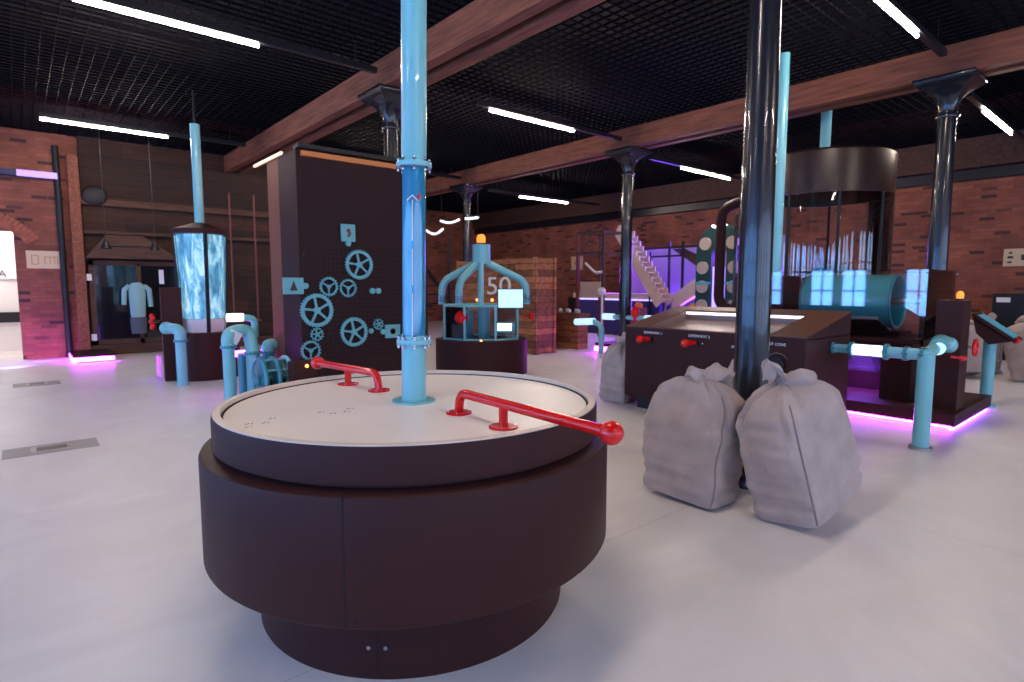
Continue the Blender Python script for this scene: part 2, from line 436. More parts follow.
# lit room beyond the doorway
struct('wall_passage', MB().b2((-2.6, 18.6, 0), (1.6, 18.8, 3.2)).b2((-2.6, 16.7, 3.2), (1.6, 18.8, 3.3)).b2((1.5, 16.7, 0), (1.6, 18.6, 3.2)).b2((-2.6, 16.7, 0), (-2.5, 18.6, 3.2)), M['plaster'])
tag(MB().b2((-.6, 18.55, .7), (.3, 18.6, .95)).build('wall_shelf', M['black']), 'black shelf band on the white wall beyond the open doorway', 'shelf')
nb = MB().b2((-.7, 18.56, 1.75), (.02, 18.6, 2.0)).build('notice_board', M['white']); tag(nb, 'white notice with grey lettering beyond the open doorway', 'notice')
text('lettering', 'TA', .22, M['ink'], nb, (-.3, 18.55, 1.87), (PI / 2, 0, 0))
lp = bpy.data.lights.new('passage_lamp', 'AREA'); lp.energy = 90; lp.size = 1.5; lp.color = (1, .93, .85)
o = bpy.data.objects.new('passage_lamp', lp); COL.objects.link(o); o.location = (-.6, 17.7, 3.1)
# brick arch over the doorway
ar = MB()
for k in range(31):
    a = math.radians(30 + k * 4)
    c = V((-.77 + 1.25 * math.cos(a), YL - .008, 2.05 + 1.05 * math.sin(a)))
    ar.box(c, (.26, .03, .07), ry=-a)
struct('trim_1', ar, M['brick_edge'])
# trims: pipe + timber stud, plate
struct('trim_2', MB().cyl((.82, YL - .1, 0), (.82, YL - .1, 4.6), .06), M['black'])

# ------------------------------------------------------------------ beams
def beam(n, xc, y0, y1, mat):
    struct('trim_%d' % n, MB().b2((xc - .25, y0, 4.45), (xc - .08, y1, ZC), .012).b2((xc + .08, y0, 4.45), (xc + .25, y1, ZC), .012), mat)
    struct('trim_%d' % (n + 1), MB().b2((xc - .08, y0, 4.55), (xc + .08, y1, 4.84)), M['black'])
beam(3, 4.45, YN, YL, M['beam'])
beam(5, 10.1, YN, YB, M['beam'])
beam(7, -1.2, YN, YL, M['beam'])
struct('trim_9', MB().b2((XR - .3, YN, 4.2), (XR, YB, ZC), .01), M['beam_dark'])
struct('trim_10', MB().b2((XR - .18, YN, 3.95), (XR, YB, 4.18), .01), M['rail'])

# ------------------------------------------------------------------ cast iron columns
def make_column(label, loc):
    t = thing('cast_iron_column', loc, label, 'column', None)
    MB().lathe([(.0, 0), (.20, 0), (.20, .05), (.175, .09), (.19, .14), (.15, .2), (.14, .26), (.148, .3), (.137, .34), (.0, .34)]).build('base', M['iron'], t)
    MB().lathe([(.134, .3), (.129, 1.5), (.119, 3.0), (.110, 3.96)], n=40).build('shaft', M['iron'], t)
    MB().lathe([(.111, 3.92), (.138, 3.93), (.143, 3.95), (.138, 3.97), (.114, 3.98), (.112, 4.02)], n=40).build('collar', M['iron'], t)
    c = MB(); rings = []
    prof = [(0, .109, 0), (.1, .115, .1), (.2, .15, .3), (.28, .20, .6), (.34, .265, .85), (.39, .33, 1), (.43, .345, 1)]
    n = 32
    for h, r, sq in prof:
        ring = []
        for k in range(n):
            a = 2 * PI * k / n; ca, sa = math.cos(a), math.sin(a)
            m_ = 1 / max(abs(ca), abs(sa)); rr = r * (1 + (m_ - 1) * sq)
            ring.append(c.bm.verts.new((rr * ca, rr * sa, 3.98 + h)))
        rings.append(ring)
    for A, B in zip(rings, rings[1:]):
        for k in range(n): c.bm.faces.new((A[k], A[(k + 1) % n], B[(k + 1) % n], B[k]))
    c.bm.faces.new(rings[-1])
    c.build('capital', M['iron'], t)
    MB().b2((-.36, -.36, 4.405), (.36, .36, 4.448), .006).build('cap_plate', M['iron'], t)
    return t
col_specs = [((4.45, 2.27, 0), 'black cast iron column with two pale sacks leaning against its foot'),
             ((4.45, 8.05, 0), 'black cast iron column behind the dark gear board, mostly hidden by the blue pipe'),
             ((10.1, 2.44, 0), 'black cast iron column with flared capital near the right brick wall'),
             ((10.1, 8.05, 0), 'slim black iron column rising behind the left end of the brown trough desk'),
             ((10.1, 13.9, 0), 'farthest black iron column, behind the blue pipe dome exhibit')]
proto = make_column(col_specs[0][1], col_specs[0][0])
for loc, lab in col_specs[1:]:
    c = copy_tree(proto); c.location = loc; c['label'] = lab

# ------------------------------------------------------------------ ceiling lights
def lamp(x0, x1, y, z, r0, r1, label):
    t = thing('ceiling_light', ((x0 + x1) / 2, y, z), label, 'ceiling light', 'linear ceiling lights')
    cx = (x0 + x1) / 2
    MB().b2((r0 - cx, -.04, .035), (r1 - cx, .04, .11)).build('rail', M['rail'], t, smooth=False)
    MB().cyl((x0 - cx, 0, 0), (x1 - cx, 0, 0), .019, n=10).build('light_tube', M['tube'], t)
    for xx in (r0 - cx + .3, r1 - cx - .3): MB().cyl((xx, 0, .1), (xx, 0, ZC - z + .04), .006, n=6).build('hanger', M['rail'], t)
    return t
lamps = [(.5, 2.45, 13.35, 4.5, .5, 3.9, 'linear ceiling light at the far left, above the water column'),
         (.62, 2.43, 7.62, 4.5, .5, 4.0, 'long linear ceiling light at the top left, nearest on that side'),
         (.5, 2.5, 2.33, 4.5, .4, 3.9, 'linear ceiling light above the round table, out of view'),
         (6.2, 8.2, 7.85, 4.5, 5.9, 9.6, 'linear ceiling light between the two timber beams, right of the blue pipe'),
         (6.3, 8.2, 2.33, 4.5, 5.9, 9.3, 'linear ceiling light at the top right edge, aimed at the flared capital'),
         (11.8, 13.85, 13.5, 4.27, 10.6, 15.4, 'farthest small linear light above the wooden crates'),
         (11.8, 13.9, 7.85, 4.27, 10.6, 15.4, 'linear light left of the near column, above the purple play area'),
         (11.55, 13.6, 2.33, 4.27, 10.6, 15.4, 'short linear light right of the flared capital near the brick wall'),
         (6.2, 8.2, 13.5, 4.5, 5.9, 9.6, 'linear ceiling light hidden behind the gear board'),
         (-5.0, -3.0, 2.33, 4.5, -5.2, -1.8, 'linear ceiling light left of the camera, out of view'),
         (-5.0, -3.0, 7.65, 4.5, -5.2, -1.8, 'linear ceiling light left of the doorway, out of view'),
         (.5, 2.5, -3.2, 4.5, .4, 3.9, 'linear ceiling light behind the camera over the windows'),
         (6.3, 8.3, -3.2, 4.5, 5.9, 9.3, 'linear ceiling light behind the camera to the right')]
for L in lamps: lamp(*L)

# ------------------------------------------------------------------ the round table
TC = (1.545, 2.606)
tb = thing('round_turntable', (TC[0], TC[1], 0), 'large round dark brown drum table with white top and two red bars', 'table')
CAM2T = math.atan2(-TC[1], -TC[0])          # bearing of the seam side
MB().lathe([(0, 0), (.765, 0), (.77, .01), (.77, .36), (0, .36)], n=96).build('base_drum', M['brown'], tb)
sa = math.atan2(2.04 - TC[1], 1.02 - TC[0])
for da in (-.045, .045):
    c, s_ = math.cos(sa + da), math.sin(sa + da)
    MB().cyl((.766 * c, .766 * s_, .14), (.775 * c, .775 * s_, .14), .009, n=12).build('screw', M['screw'], tb)
c, s_ = math.cos(sa), math.sin(sa)
MB().box((.768 * c, .768 * s_, .18), (.006, .006, .34), rot=sa).build('seam', M['dark'], tb)
MB().lathe([(0, .35), (.985, .35), (.995, .36), (1.0, .37), (1.0, .835), (.994, .848), (.985, .852), (0, .852)], n=128).build('body_drum', M['brown'], tb)
sa2 = math.atan2(1.90 - TC[1], .825 - TC[0])
c, s_ = math.cos(sa2), math.sin(sa2)
MB().box((.9985 * c, .9985 * s_, .605), (.006, .005, .485), rot=sa2).box((.96 * c, .96 * s_, .8515), (.075, .005, .004), rot=sa2).build('seam', M['dark'], tb)
for da in (-.03, .035):
    c, s_ = math.cos(sa2 + da), math.sin(sa2 + da)
    MB().cyl((.997 * c, .997 * s_, .385), (1.003 * c, 1.003 * s_, .385), .006, n=10).build('screw', M['dark'], tb)
MB().lathe([(.90, .85), (.90, .875), (.945, .876), (.945, 1.0), (.94, 1.018), (.935, 1.02), (.906, 1.02), (.906, .9)], n=128).build('upper_ring', M['brown'], tb)
MB().lathe([(.938, 1.0195), (.937, 1.024), (.906, 1.025), (.904, 1.018), (.904, 1.004)], n=128).build('rim', M['rim'], tb)
MB().lathe([(.905, .985), (.905, 1.004), (.893, 1.0), (.893, .985)], n=128).build('rim_groove', M['dark'], tb)
MB().lathe([(0, .97), (.893, .97), (.894, .997), (.891, 1.0), (0, 1.0)], n=128).build('tabletop', M['top'], tb)
for (dx, dy) in ((.72, 2.62), (.78, 2.59), (1.08, 2.58), (1.15, 2.58), (.70, 2.56), (.83, 2.66), (1.05, 2.64), (1.19, 2.63)):
    dm = MB()
    for q in range(3):
        dm.cyl((dx - TC[0] + q * .012, dy - TC[1] + (q % 2) * .01, .9995), (dx - TC[0] + q * .012, dy - TC[1] + (q % 2) * .01, 1.002), .0032, n=8)
    dm.build('dot_marking', M['ink'], tb)
def handle(f1, f2, end, zb=1.105, rb=.0215):
    h = V((*f1, 1.0)) - V((*TC, 0)); h2 = V((*f2, 1.0)) - V((*TC, 0)); e = V((*end, zb)) - V((*TC, 0))
    d = (V((e.x, e.y, 0)) - V((h.x, h.y, 0))).normalized()
    b1 = V((h.x, h.y, zb)) + d * .02
    bar = MB(); bar.tube(bend([h, b1, e], .07, 10), rb, 20)
    bo = bar.build('grab_bar', M['red'], tb)
    # the stem sits under the bar
    t_ = (h2 - h).dot(d); foot = V((h.x, h.y, h.z)) + d * t_
    MB().cyl(foot, V((foot.x, foot.y, zb)), rb * .92, n=20).build('stem', M['red'], bo)
    for p in (h, foot):
        fl = MB(); fl.lathe([(0, 0), (.062, 0), (.063, .004), (.061, .007), (.03, .0085), (0, .0085)], c=(p.x, p.y, 1.0), n=40)
        fo = fl.build('flange', M['red'], tb)
        for k in range(4):
            a = PI / 4 + k * PI / 2; MB().cyl((p.x + .047 * math.cos(a), p.y + .047 * math.sin(a), 1.0075), (p.x + .047 * math.cos(a), p.y + .047 * math.sin(a), 1.0115), .006, n=10).build('screw', M['screw'], fo)
    MB().cyl(e - d * .045, e - d * .005, .024, n=20).sph(e + d * .01, .042, 28).build('knob', M['red'], bo)
handle((1.55, 2.21), (1.55, 1.86), (1.51, 1.262), 1.10)
handle((1.54, 2.98), (1.52, 3.30), (1.455, 3.64), 1.10)

# ------------------------------------------------------------------ the blue pipe on the table
pp = thing('pipe_column', (1.538, 2.593, 1.0), 'tall light blue pipe with bolted flanges rising from the round white table', 'pipe')
PR = .0625
pp.rotation_euler = (Matrix.Rotation(.0155, 3, V((math.cos(math.radians(59)), math.sin(math.radians(59)), 0)))).to_euler()
MB().lathe([(0, 0), (.112, 0), (.113, .004), (.111, .008), (PR, .009), (PR, 0.0)], n=48).build('foot_flange', M['blue'], pp)
MB().cyl((0, 0, .008), (0, 0, .312), PR, n=48).build('lower_pipe', M['blue'], pp)
MB().cyl((0, 0, 1.197), (0, 0, 3.86), PR, n=48).build('upper_pipe', M['blue'], pp)
tz = MB().cyl((0, 0, .312), (0, 0, 1.197), PR - .004, n=48, caps=False).build('clear_pipe', M['glassblue'], pp); tz['label'] = 'clear blue tinted middle length'
iz = MB()
iz.cyl((0, 0, .31), (0, 0, 1.19), .012, n=20)
iz.build('inner_rod', M['blue'], tz)
ca = math.atan2(-TC[1], -TC[0])
u = V((math.cos(ca), math.sin(ca), 0)); w = V((-u.y, u.x, 0))      # w points to picture left... right-hand side
mk = MB()
for z0, z1 in ((.34, .56), (.60, .78), (.82, 1.02)):
    mk.box(u * .0600 + w * -.008 + V((0, 0, (z0 + z1) / 2)), (.004, .005, z1 - z0), rot=ca)
mk.box(u * .0600 + w * .004 + V((0, 0, 1.03)), (.004, .005, .04), rot=ca, rx=.8)
mk.box(u * .0600 + w * -.020 + V((0, 0, 1.03)), (.004, .005, .04), rot=ca, rx=-.8)
mk.build('arrow_print', M['white'], tz)
rg = MB(); cc = u * .0615 + w * .026 + V((0, 0, 1.035))
rg.tube([cc + w * .008 * math.cos(2 * PI * k / 14) + V((0, 0, .012 * math.sin(2 * PI * k / 14))) for k in range(14)], .003, 6, closed=True)
rg.build('red_ring_mark', M['red'], tz)
for zf in (.312, 1.197):
    fl = MB().lathe([(PR - .002, zf - .012), (.086, zf - .012), (.088, zf - .008), (.088, zf + .008), (.086, zf + .012), (PR - .002, zf + .012)], n=48)
    fl.lathe([(PR, zf + .012), (PR + .006, zf + .014), (PR + .004, zf + .03), (PR, zf + .032)], n=48)
    fo = fl.build('flange', M['blue'], pp)
    for k in range(8):
        a = 2 * PI * (k + .35) / 8; b = MB(); bx_, by_ = .077 * math.cos(a), .077 * math.sin(a)
        b.cyl((bx_, by_, zf - .03), (bx_, by_, zf + .03), .0055, n=10)
        for sg in (-1, 1):
            b.cyl((bx_, by_, zf + sg * .013), (bx_, by_, zf + sg * .023), .0105, n=6); b.sph((bx_, by_, zf + sg * .027), .008, 10)
        b.build('bolt', M['chrome'], fo)

# ------------------------------------------------------------------ sacks
def make_sack(w=.62, d=.42, h=.82, seed=0, squash=0., knot=True, knot_dir=0., ears=(.03, .04), earlen=(.15, .15), name='grain_sack'):
    NU, NV = 96, 60
    mb = MB(); rings = []
    rnd = random.Random(seed)
    ph = [rnd.uniform(0, 6.28) for _ in range(8)]
    for j in range(NV + 1):
        v = j / NV
        z = h * v
        # outline profile
        z = h * (v / .74 * .86 if v < .74 else .86 + .14 * math.sin((v - .74) / .26 * PI / 2))
        s_ = .93 + .07 * math.sin(min(1, v / .10) * PI / 2)
        t = max(0, (v - .62) / .38)
        top = 1 - t ** 3.2
        if v > .74: top *= 1 - .25 * ((v - .74) / .26)
        bulge = 1 + .035 * math.sin(PI * min(1, v / .8))
        ex = 2 / (8.0 - 4.6 * v)
        row = []
        for i in range(NU):
            a = 2 * PI * i / NU
            ca, sa_ = math.cos(a), math.sin(a)
            sx = math.copysign(abs(ca) ** ex, ca); sy = math.copysign(abs(sa_) ** ex, sa_)
            rx = w / 2 * s_ * bulge; ry = d / 2 * s_ * bulge
            k = .08 + .92 * top
            X = sx * rx * k; Y = sy * ry * k
            zz = z - (.05 * (sx * sx + sy * sy) * .5 * min(1, max(0, v - .5) * 4) * k) - .03 * t * (1 - t) * math.sin(a * 2 + ph[5])
            # pleats toward the neck
            pl = max(0, v - .54) / .46
            amp = .055 * pl * (1 - pl * .45)
            f = math.sin(a * 8 + ph[0] + 1.6 * math.sin(a * 2 + ph[1])) * amp + math.sin(a * 15 + ph[2]) * amp * .4
            nrm = V((X, Y, 0)); nl = nrm.length + 1e-6
            q = V((X / .23, Y / .23, z / .23 + seed * 3.1))
            wr = (noise.noise(q) * .030 + (abs(noise.noise(q * 1.7)) - .2) * .028 + noise.noise(q * 3.1) * .007 + noise.noise(V((X * 2.5, Y * 2.5, z * 14 + seed))) * .008) * min(1, v * 5 + .35)
            # dents along the bottom hem
            hem = .012 * math.exp(-((v - .12) / .03) ** 2) + .008 * math.exp(-((v - .2) / .02) ** 2) * math.sin(a * 3 + ph[3])
            m_ = 1 + (f + wr - hem) / nl
            X *= m_; Y *= m_
            zz += .03 * math.sin(a * 2 + ph[4]) * pl * (1 - pl) + .02 * noise.noise(q * .8) * v
            if v < .04: zz = z + .0
            row.append(mb.bm.verts.new((X, Y, zz)))
        rings.append(row)
    for A, B in zip(rings, rings[1:]):
        for i in range(NU): mb.bm.faces.new((A[i], A[(i + 1) % NU], B[(i + 1) % NU], B[i]))
    mb.bm.faces.new(rings[0][::-1]); mb.bm.faces.new(rings[-1])
    body = mb.build('sack_body', M['canvas'])
    # seam runs up the corner that faces -x -y
    i0 = int(NU * .625)
    sm = [rings_co for rings_co in []]
    pts = []
    me = body.data
    for j in range(1, int(NV * .86)):
        co = me.vertices[j * NU + i0].co.copy() if j * NU + i0 < len(me.vertices) else None
        if co is not None: pts.append(co + V((co.x, co.y, 0)).normalized() * .003)
    MB().tube(pts[::2], .0065, 8).build('seam', M['canvas_seam'], body)
    if knot:
        z0 = h * .985
        nk = MB().lathe([(.0, -.06), (.045, -.05), (.04, 0), (.036, .02), (.05, .05), (.03, .08), (0, .085)], c=(0, 0, z0 - .01), n=24)
        kn = nk.build('neck', M['canvas'], body)
        MB().tube([V((.047 * math.cos(t), .047 * math.sin(t), z0 - .005 + .006 * math.sin(t * 3))) for t in [2 * PI * q / 24 for q in range(24)]], .012, 8, closed=True).build('tie', M['canvas_seam'], body)
        for sg, L, up in ((-1, earlen[0], ears[0]), (1, earlen[1], ears[1])):
            e = MB(); N2, K2 = 22, 26; rr = []
            dx, dy = math.cos(knot_dir), math.sin(knot_dir)
            side = V((dx * sg, dy * sg, 0)); fwd = V((-dy, dx, 0))
            for j in range(N2 + 1):
                t = j / N2
                cen = V((0, 0, z0 + .01)) + side * (L * t) + V((0, 0, up * math.sin(PI * t * .85) * 1.3))
                wd = (.034 + .072 * math.sin(PI * min(1, t * .95)) ** .7) * (1 if t < .92 else (1 - t) / .08 * .9 + .1)
                th = (.026 + .044 * math.sin(PI * t)) * (1 if t < .92 else (1 - t) / .08 * .9 + .1)
                row = []
                for k2 in range(K2):
                    a = 2 * PI * k2 / K2
                    fold = 1 + .24 * math.sin(a * 3 + t * 5 + seed + sg) * math.sin(PI * t)
                    p = cen + fwd * (math.cos(a) * wd * fold) + V((0, 0, math.sin(a) * th * fold)) + side * (math.sin(a) * .012)
                    p += V((noise.noise(p * 16 + V((seed, 0, 0))), noise.noise(p * 16 + V((0, seed, 5))), noise.noise(p * 16 + V((9, 0, 0))))) * .024
                    row.append(e.bm.verts.new(p))
                rr.append(row)
            for A, B in zip(rr, rr[1:]):
                for k2 in range(K2): e.bm.faces.new((A[k2], A[(k2 + 1) % K2], B[(k2 + 1) % K2], B[k2]))
            e.bm.faces.new(rr[0][::-1]); e.bm.faces.new(rr[-1])
            e.build('sack_ear', M['canvas'], body)
    return body
def place_sack(loc, rz, lean, lean_dir, label, group, **kw):
    """lean: tilt of the sack's upright axis toward bearing lean_dir (world)"""
    b = make_sack(**kw)
    t = thing('grain_sack', loc, label, 'sack', group)
    Rl = Matrix.Rotation(lean, 4, V((-math.sin(lean_dir), math.cos(lean_dir), 0)))
    mw = Rl @ Matrix.Rotation(rz, 4, 'Z')
    # lowest point to the floor
    zmin = min((mw @ v.co).z for v in b.data.vertices)
    b.parent = t; b.matrix_local = Matrix.Translation((0, 0, -zmin)) @ mw
    return t
place_sack((3.80, 2.40, 0), math.radians(3), math.radians(5), math.radians(-40), 'left one of the two big pale canvas sacks leaning on the near column', 'tied canvas sacks', w=.42, d=.64, h=.89, seed=1, knot_dir=math.radians(-35), ears=(.0, .03), earlen=(.11, .24))
place_sack((4.12, 1.63, 0), math.radians(-3), math.radians(15), math.radians(135), 'right one of the two big pale canvas sacks, tilted against the near column', 'tied canvas sacks', w=.76, d=.46, h=.87, seed=4, knot_dir=math.radians(-40), ears=(.09, -.005), earlen=(.10, .20))
place_sack((5.02, 2.60, 0), math.radians(20), math.radians(6), math.radians(210), 'canvas sack mostly hidden behind the left big sack and the near column', 'tied canvas sacks', w=.5, d=.42, h=.78, seed=9, knot_dir=math.radians(100))
place_sack((6.35, 5.12, 0), math.radians(10), math.radians(5), math.radians(-90), 'pale canvas sack leaning on the left end of the brown trough desk', 'tied canvas sacks', w=.55, d=.42, h=.80, seed=12, knot_dir=.3)
place_sack((12.55, 2.55, 0), math.radians(30), math.radians(12), math.radians(20), 'plump sack standing by the brick wall, just right of the slanted screen', 'sacks by the right wall', w=.7, d=.55, h=.85, seed=15, knot_dir=.5)
place_sack((12.75, 1.55, 0), math.radians(-20), math.radians(16), math.radians(70), 'sack at the right picture edge leaning on its neighbour', 'sacks by the right wall', w=.7, d=.55, h=.95, seed=18, knot_dir=.9)
place_sack((13.5, 2.45, 0), math.radians(10), math.radians(5), math.radians(20), 'sack behind the two front ones by the brick wall', 'sacks by the right wall', w=.7, d=.5, h=.95, seed=21, knot_dir=2.)

# ------------------------------------------------------------------ brown trough desk
dk = thing('trough_desk', (6.0, 2.5, 0), 'dark brown slanted trough desk with two red knobs behind the two big sacks', 'desk')
Y1 = 2.27; XD = 1.15
zt = lambda x: 1.065 + x * .2
MB().prism([(0, .17), (0, 1.065), (.05, zt(.05)), (.05, .17)], 'y', 0, Y1).b2((.05, 0, .17), (XD, .03, 1.05)).prism([(.05, 1.04), (.05, zt(.05)), (XD, zt(XD)), (XD, 1.04)], 'y', 0, .03)\
    .prism([(.05, .17), (.05, zt(.05)), (XD, zt(XD)), (XD, .17)], 'y', Y1 - .03, Y1).b2((XD - .03, .03, .17), (XD, Y1 - .03, zt(XD))).b2((.05, .03, .17), (XD - .03, Y1 - .03, .2)).build('desk_body', M['brown'], dk, smooth=False)
MB().b2((.14, .1, 0), (XD - .1, Y1 - .1, .17)).build('plinth', M['black'], dk, smooth=False)
# top frame around the trough
tf = MB()
def slab(x0, x1, y0, y1):
    tf.prism([(x0, zt(x0)), (x1, zt(x1)), (x1, zt(x1) + .012), (x0, zt(x0) + .012)], 'y', y0, y1)
slab(0, XD, 0, .38); slab(0, XD, Y1 - .30, Y1); slab(0, .035, .38, Y1 - .30); slab(.93, XD, .38, Y1 - .30)
tf.build('desk_top', M['brown_hi'], dk, smooth=False)
tr = MB()
tr.prism([(.04, .98), (.92, 1.13), (.92, 1.145), (.04, .995)], 'y', .39, Y1 - .31)
tr.b2((.915, .38, .93), (.93, Y1 - .30, zt(.93)))
tr.prism([(.04, .93), (.04, zt(.04)), (.92, zt(.92)), (.92, .93)], 'y', .37, .38).prism([(.04, .93), (.04, zt(.04)), (.92, zt(.92)), (.92, .93)], 'y', Y1 - .30, Y1 - .29)
tr.build('trough', pm('trough_steel', (.22, .14, .12), .35), dk, smooth=False)
MB().b2((.905, .39, zt(.9) - .035), (.914, Y1 - .31, zt(.9) - .005)).build('trough_light', em('trough_led', (1, .93, .98), 2.2), dk, smooth=False)
for i, (yy, nm) in enumerate(((1.88, 'EXPERIMENT 1'), (1.24, 'EXPERIMENT 2'))):
    text('lettering', nm, .042, M['white'], dk, (-.003, yy - .04, 1.008), (PI / 2, 0, -PI / 2), .001)
    kb = MB().cyl((-.02, yy, .93), (-.13, yy + .04, .93), .026, .034, n=20).sph((-.15, yy + .05, .93), .050, 20).build('knob', M['red'], dk)
    MB().cyl((0, yy, .93), (-.022, yy, .93), .035, n=24).build('knob_collar', M['black'], kb)
    MB().cyl((0, yy - .09, .93), (-.012, yy - .09, .93), .008, n=12).build('indicator', M['chrome'], dk)
text('lettering', 'START', .036, M['white'], dk, (-.003, .74, .92), (PI / 2, 0, -PI / 2), .001)
text('lettering', 'POT CONE', .042, M['white'], dk, (-.003, .30, .985), (PI / 2, 0, -PI / 2), .001)
kb = MB().cyl((0, .28, .77), (-.03, .28, .77), .085, n=36).build('dial', M['black'], dk)
MB().cyl((-.03, .28, .77), (-.055, .28, .77), .05, .046, n=30).build('dial_grip', M['iron'], kb)
MB().sph((-.06, .29, .77), .008, 10).build('dial_mark', M['white'], kb)
MB().tube([(-.003, .28 + .125 * math.cos(a), .77 + .125 * math.sin(a)) for a in [math.radians(35 + k * 7) for k in range(17)]], .0035, 6).build('dial_scale', M['steel'], dk)

# ------------------------------------------------------------------ pipe rail on a leg, right of the desk
pl = thing('pipe_rail', (6.65, 1.64, 0), 'light blue pipe rail with a lit glass length right of the trough desk', 'pipe')
zp = .93
MB().cyl((0, 0, 0), (0, 0, .03), .098, n=32).build('foot_flange', M['steel'], pl)
MB().cyl((0, 0, .02), (0, 0, zp + .01), .072, n=32).build('leg', M['blue'], pl)
MB().tube(bend([(0, .36, zp), (0, .03, zp), (.25, .02, zp + .02), (1.18, .16, zp + .03)], .1), .056, 24).build('pipe', M['blue'], pl)
MB().cyl((0, .66, zp), (0, .85, zp), .046, n=24).build('pipe_stub', M['blue'], pl)
gt = MB().cyl((0, .36, zp), (0, .66, zp), .058, n=8).build('light_tube', em('rail_lamp', (.80, .95, 1), 1.3), pl, smooth=False)
MB().cyl((.0, .50, zp - .0585), (0, .47, zp - .0585), .01, n=8).build('ink_mark', M['ink'], gt)
for yy in (.34, .66, .17, .03):
    fo = MB().cyl((0, yy - .015, zp), (0, yy + .015, zp), .082 if yy > .3 else .07, n=32).build('flange', M['blue_dk'], pl)
    for k in range(6):
        a = 2 * PI * k / 6; rr = .068; MB().cyl((rr * math.cos(a), yy - .026, zp + rr * math.sin(a)), (rr * math.cos(a), yy + .026, zp + rr * math.sin(a)), .008, n=6).build('bolt', M['chrome'], fo)
wl = MB().cyl((0, .83, zp), (0, .85, zp), .06, n=24).build('wall_flange', M['blue_dk'], pl)
for k in range(6): MB().sph((.045 * math.cos(k * PI / 3), .82, zp + .045 * math.sin(k * PI / 3)), .011, 10).build('bolt', M['chrome'], wl)
MB().tube(bend([(.80, .10, zp + .02), (1.10, .15, zp + .05), (1.22, .10, zp + .0)], .1), .085, 24).sph((1.20, .10, zp + .01), .09, 20).build('elbow', M['blue'], pl)
MB().cyl((.45, .02, zp + .02), (.58, .04, zp + .02), .060, n=20).build('band', M['screen'], pl)
MB().cyl((.62, -.055, zp - .06), (.62, -.14, zp - .07), .012, n=12).sph((.62, -.16, zp - .07), .032, 16).build('lever', M['red'], pl)

# ------------------------------------------------------------------ right-hand exhibit on its glowing plinth
pt = thing('exhibit_plinth', (7.78, 1.62, 0), 'low dark brown platform with magenta light glowing along its foot', 'platform')
PXL, PYL = 1.78, 3.1
MB().b2((0, 0, .035), (PXL, PYL, .18), .004).build('platform', M['brown'], pt, smooth=False)
MB().b2((.08, .08, 0), (PXL - .08, PYL - .08, .035)).build('foot', M['black'], pt, smooth=False)
MB().b2((.03, .02, .012), (.05, PYL - .02, .034)).build('led_strip', M['pink'], pt, smooth=False)
MB().b2((.03, .03, .012), (PXL - .03, .05, .034)).build('led_strip', M['violet'], pt, smooth=False)
MB().b2((-.004, .02, .030), (.0, PYL - .02, .044)).build('led_lens', M['pink'], pt, smooth=False)
pdl = thing('beacon_pedestal', (8.14, 1.83, .18), 'dark brown box pedestal with an amber beacon on the glowing platform', 'pedestal')
MB().b2((-.14, -.17, 0), (.20, .08, 1.25), .006).build('pedestal_box', M['brown'], pdl, smooth=False)
MB().cyl((.06, -.09, 1.25), (.06, -.09, 1.27), .045, n=20).build('beacon_base', M['black'], pdl)
MB().lathe([(0, 0), (.035, 0), (.036, .05), (.025, .075), (0, .085)], c=(.06, -.09, 1.27), n=20).build('beacon', M['lampglass'], pdl)
MB().cyl((-.10, -.171, 1.17), (-.10, -.178, 1.17), .01, n=12).cyl((.14, -.171, 1.17), (.14, -.178, 1.17), .01, n=12).build('screw', M['screw'], pdl)
MB().cyl((.03, -.17, .72), (.03, -.27, .72), .012, n=12).build('valve_stem', M['chrome'], pdl)
vw = MB(); vw.tube([(.03 + .085 * math.cos(2 * PI * k / 24), -.27, .72 + .085 * math.sin(2 * PI * k / 24)) for k in range(24)], .017, 10, closed=True)
for k in range(5):
    a = 2 * PI * k / 5; vw.cyl((.03, -.27, .72), (.03 + .08 * math.cos(a), -.27, .72 + .08 * math.sin(a)), .009, n=8)
vw.sph((.03, -.27, .72), .024, 12); vw.build('valve_wheel', M['red'], pdl)
# roller machine
rm = thing('roller_machine', (8.75, 2.45, .18), 'teal hollow roller on a dark brown machine body behind the trough desk', 'machine')
mbod = MB().b2((-.55, -.28, 0), (.62, .05, .75), .01).b2((-.55, 1.24, 0), (.62, 1.29, .85), .01).b2((.1, .05, 0), (.62, 1.24, .8), .01).b2((-.55, .05, .60), (.1, 1.24, .75), .01)
mbod.build('machine_body', M['brown'], rm, smooth=False)
r_ = MB(); zc = 1.21; nseg = 56
A0 = []; 
for y_, rr in ((0, .33), (0, .35), (1.12, .35), (1.12, .33), (0, .33)):
    A0.append([r_.bm.verts.new((rr * math.cos(2 * PI * k / nseg), y_ + .05, zc + rr * math.sin(2 * PI * k / nseg))) for k in range(nseg)])
for A, B in zip(A0, A0[1:]):
    for k in range(nseg): r_.bm.faces.new((A[k], A[(k + 1) % nseg], B[(k + 1) % nseg], B[k]))
bmesh.ops.remove_doubles(r_.bm, verts=r_.bm.verts[:], dist=1e-5)
ro = r_.build('roller', M['teal'], rm)
rb2 = MB()
for y_ in (.06, 1.16):
    rb2.tube([(.352 * math.cos(2 * PI * k / 48), y_, zc + .352 * math.sin(2 * PI * k / 48)) for k in range(48)], .012, 8, closed=True)
rb2.build('roller_band', M['blue_dk'], ro)
MB().cyl((0, -.2, zc), (0, 1.28, zc), .035, n=16).build('axle', M['steel'], rm)
MB().b2((-.05, -.26, .7), (.05, -.2, zc + .07), .01).b2((-.05, 1.23, .8), (.05, 1.28, zc + .07), .01).build('axle_bracket', M['brown'], rm)
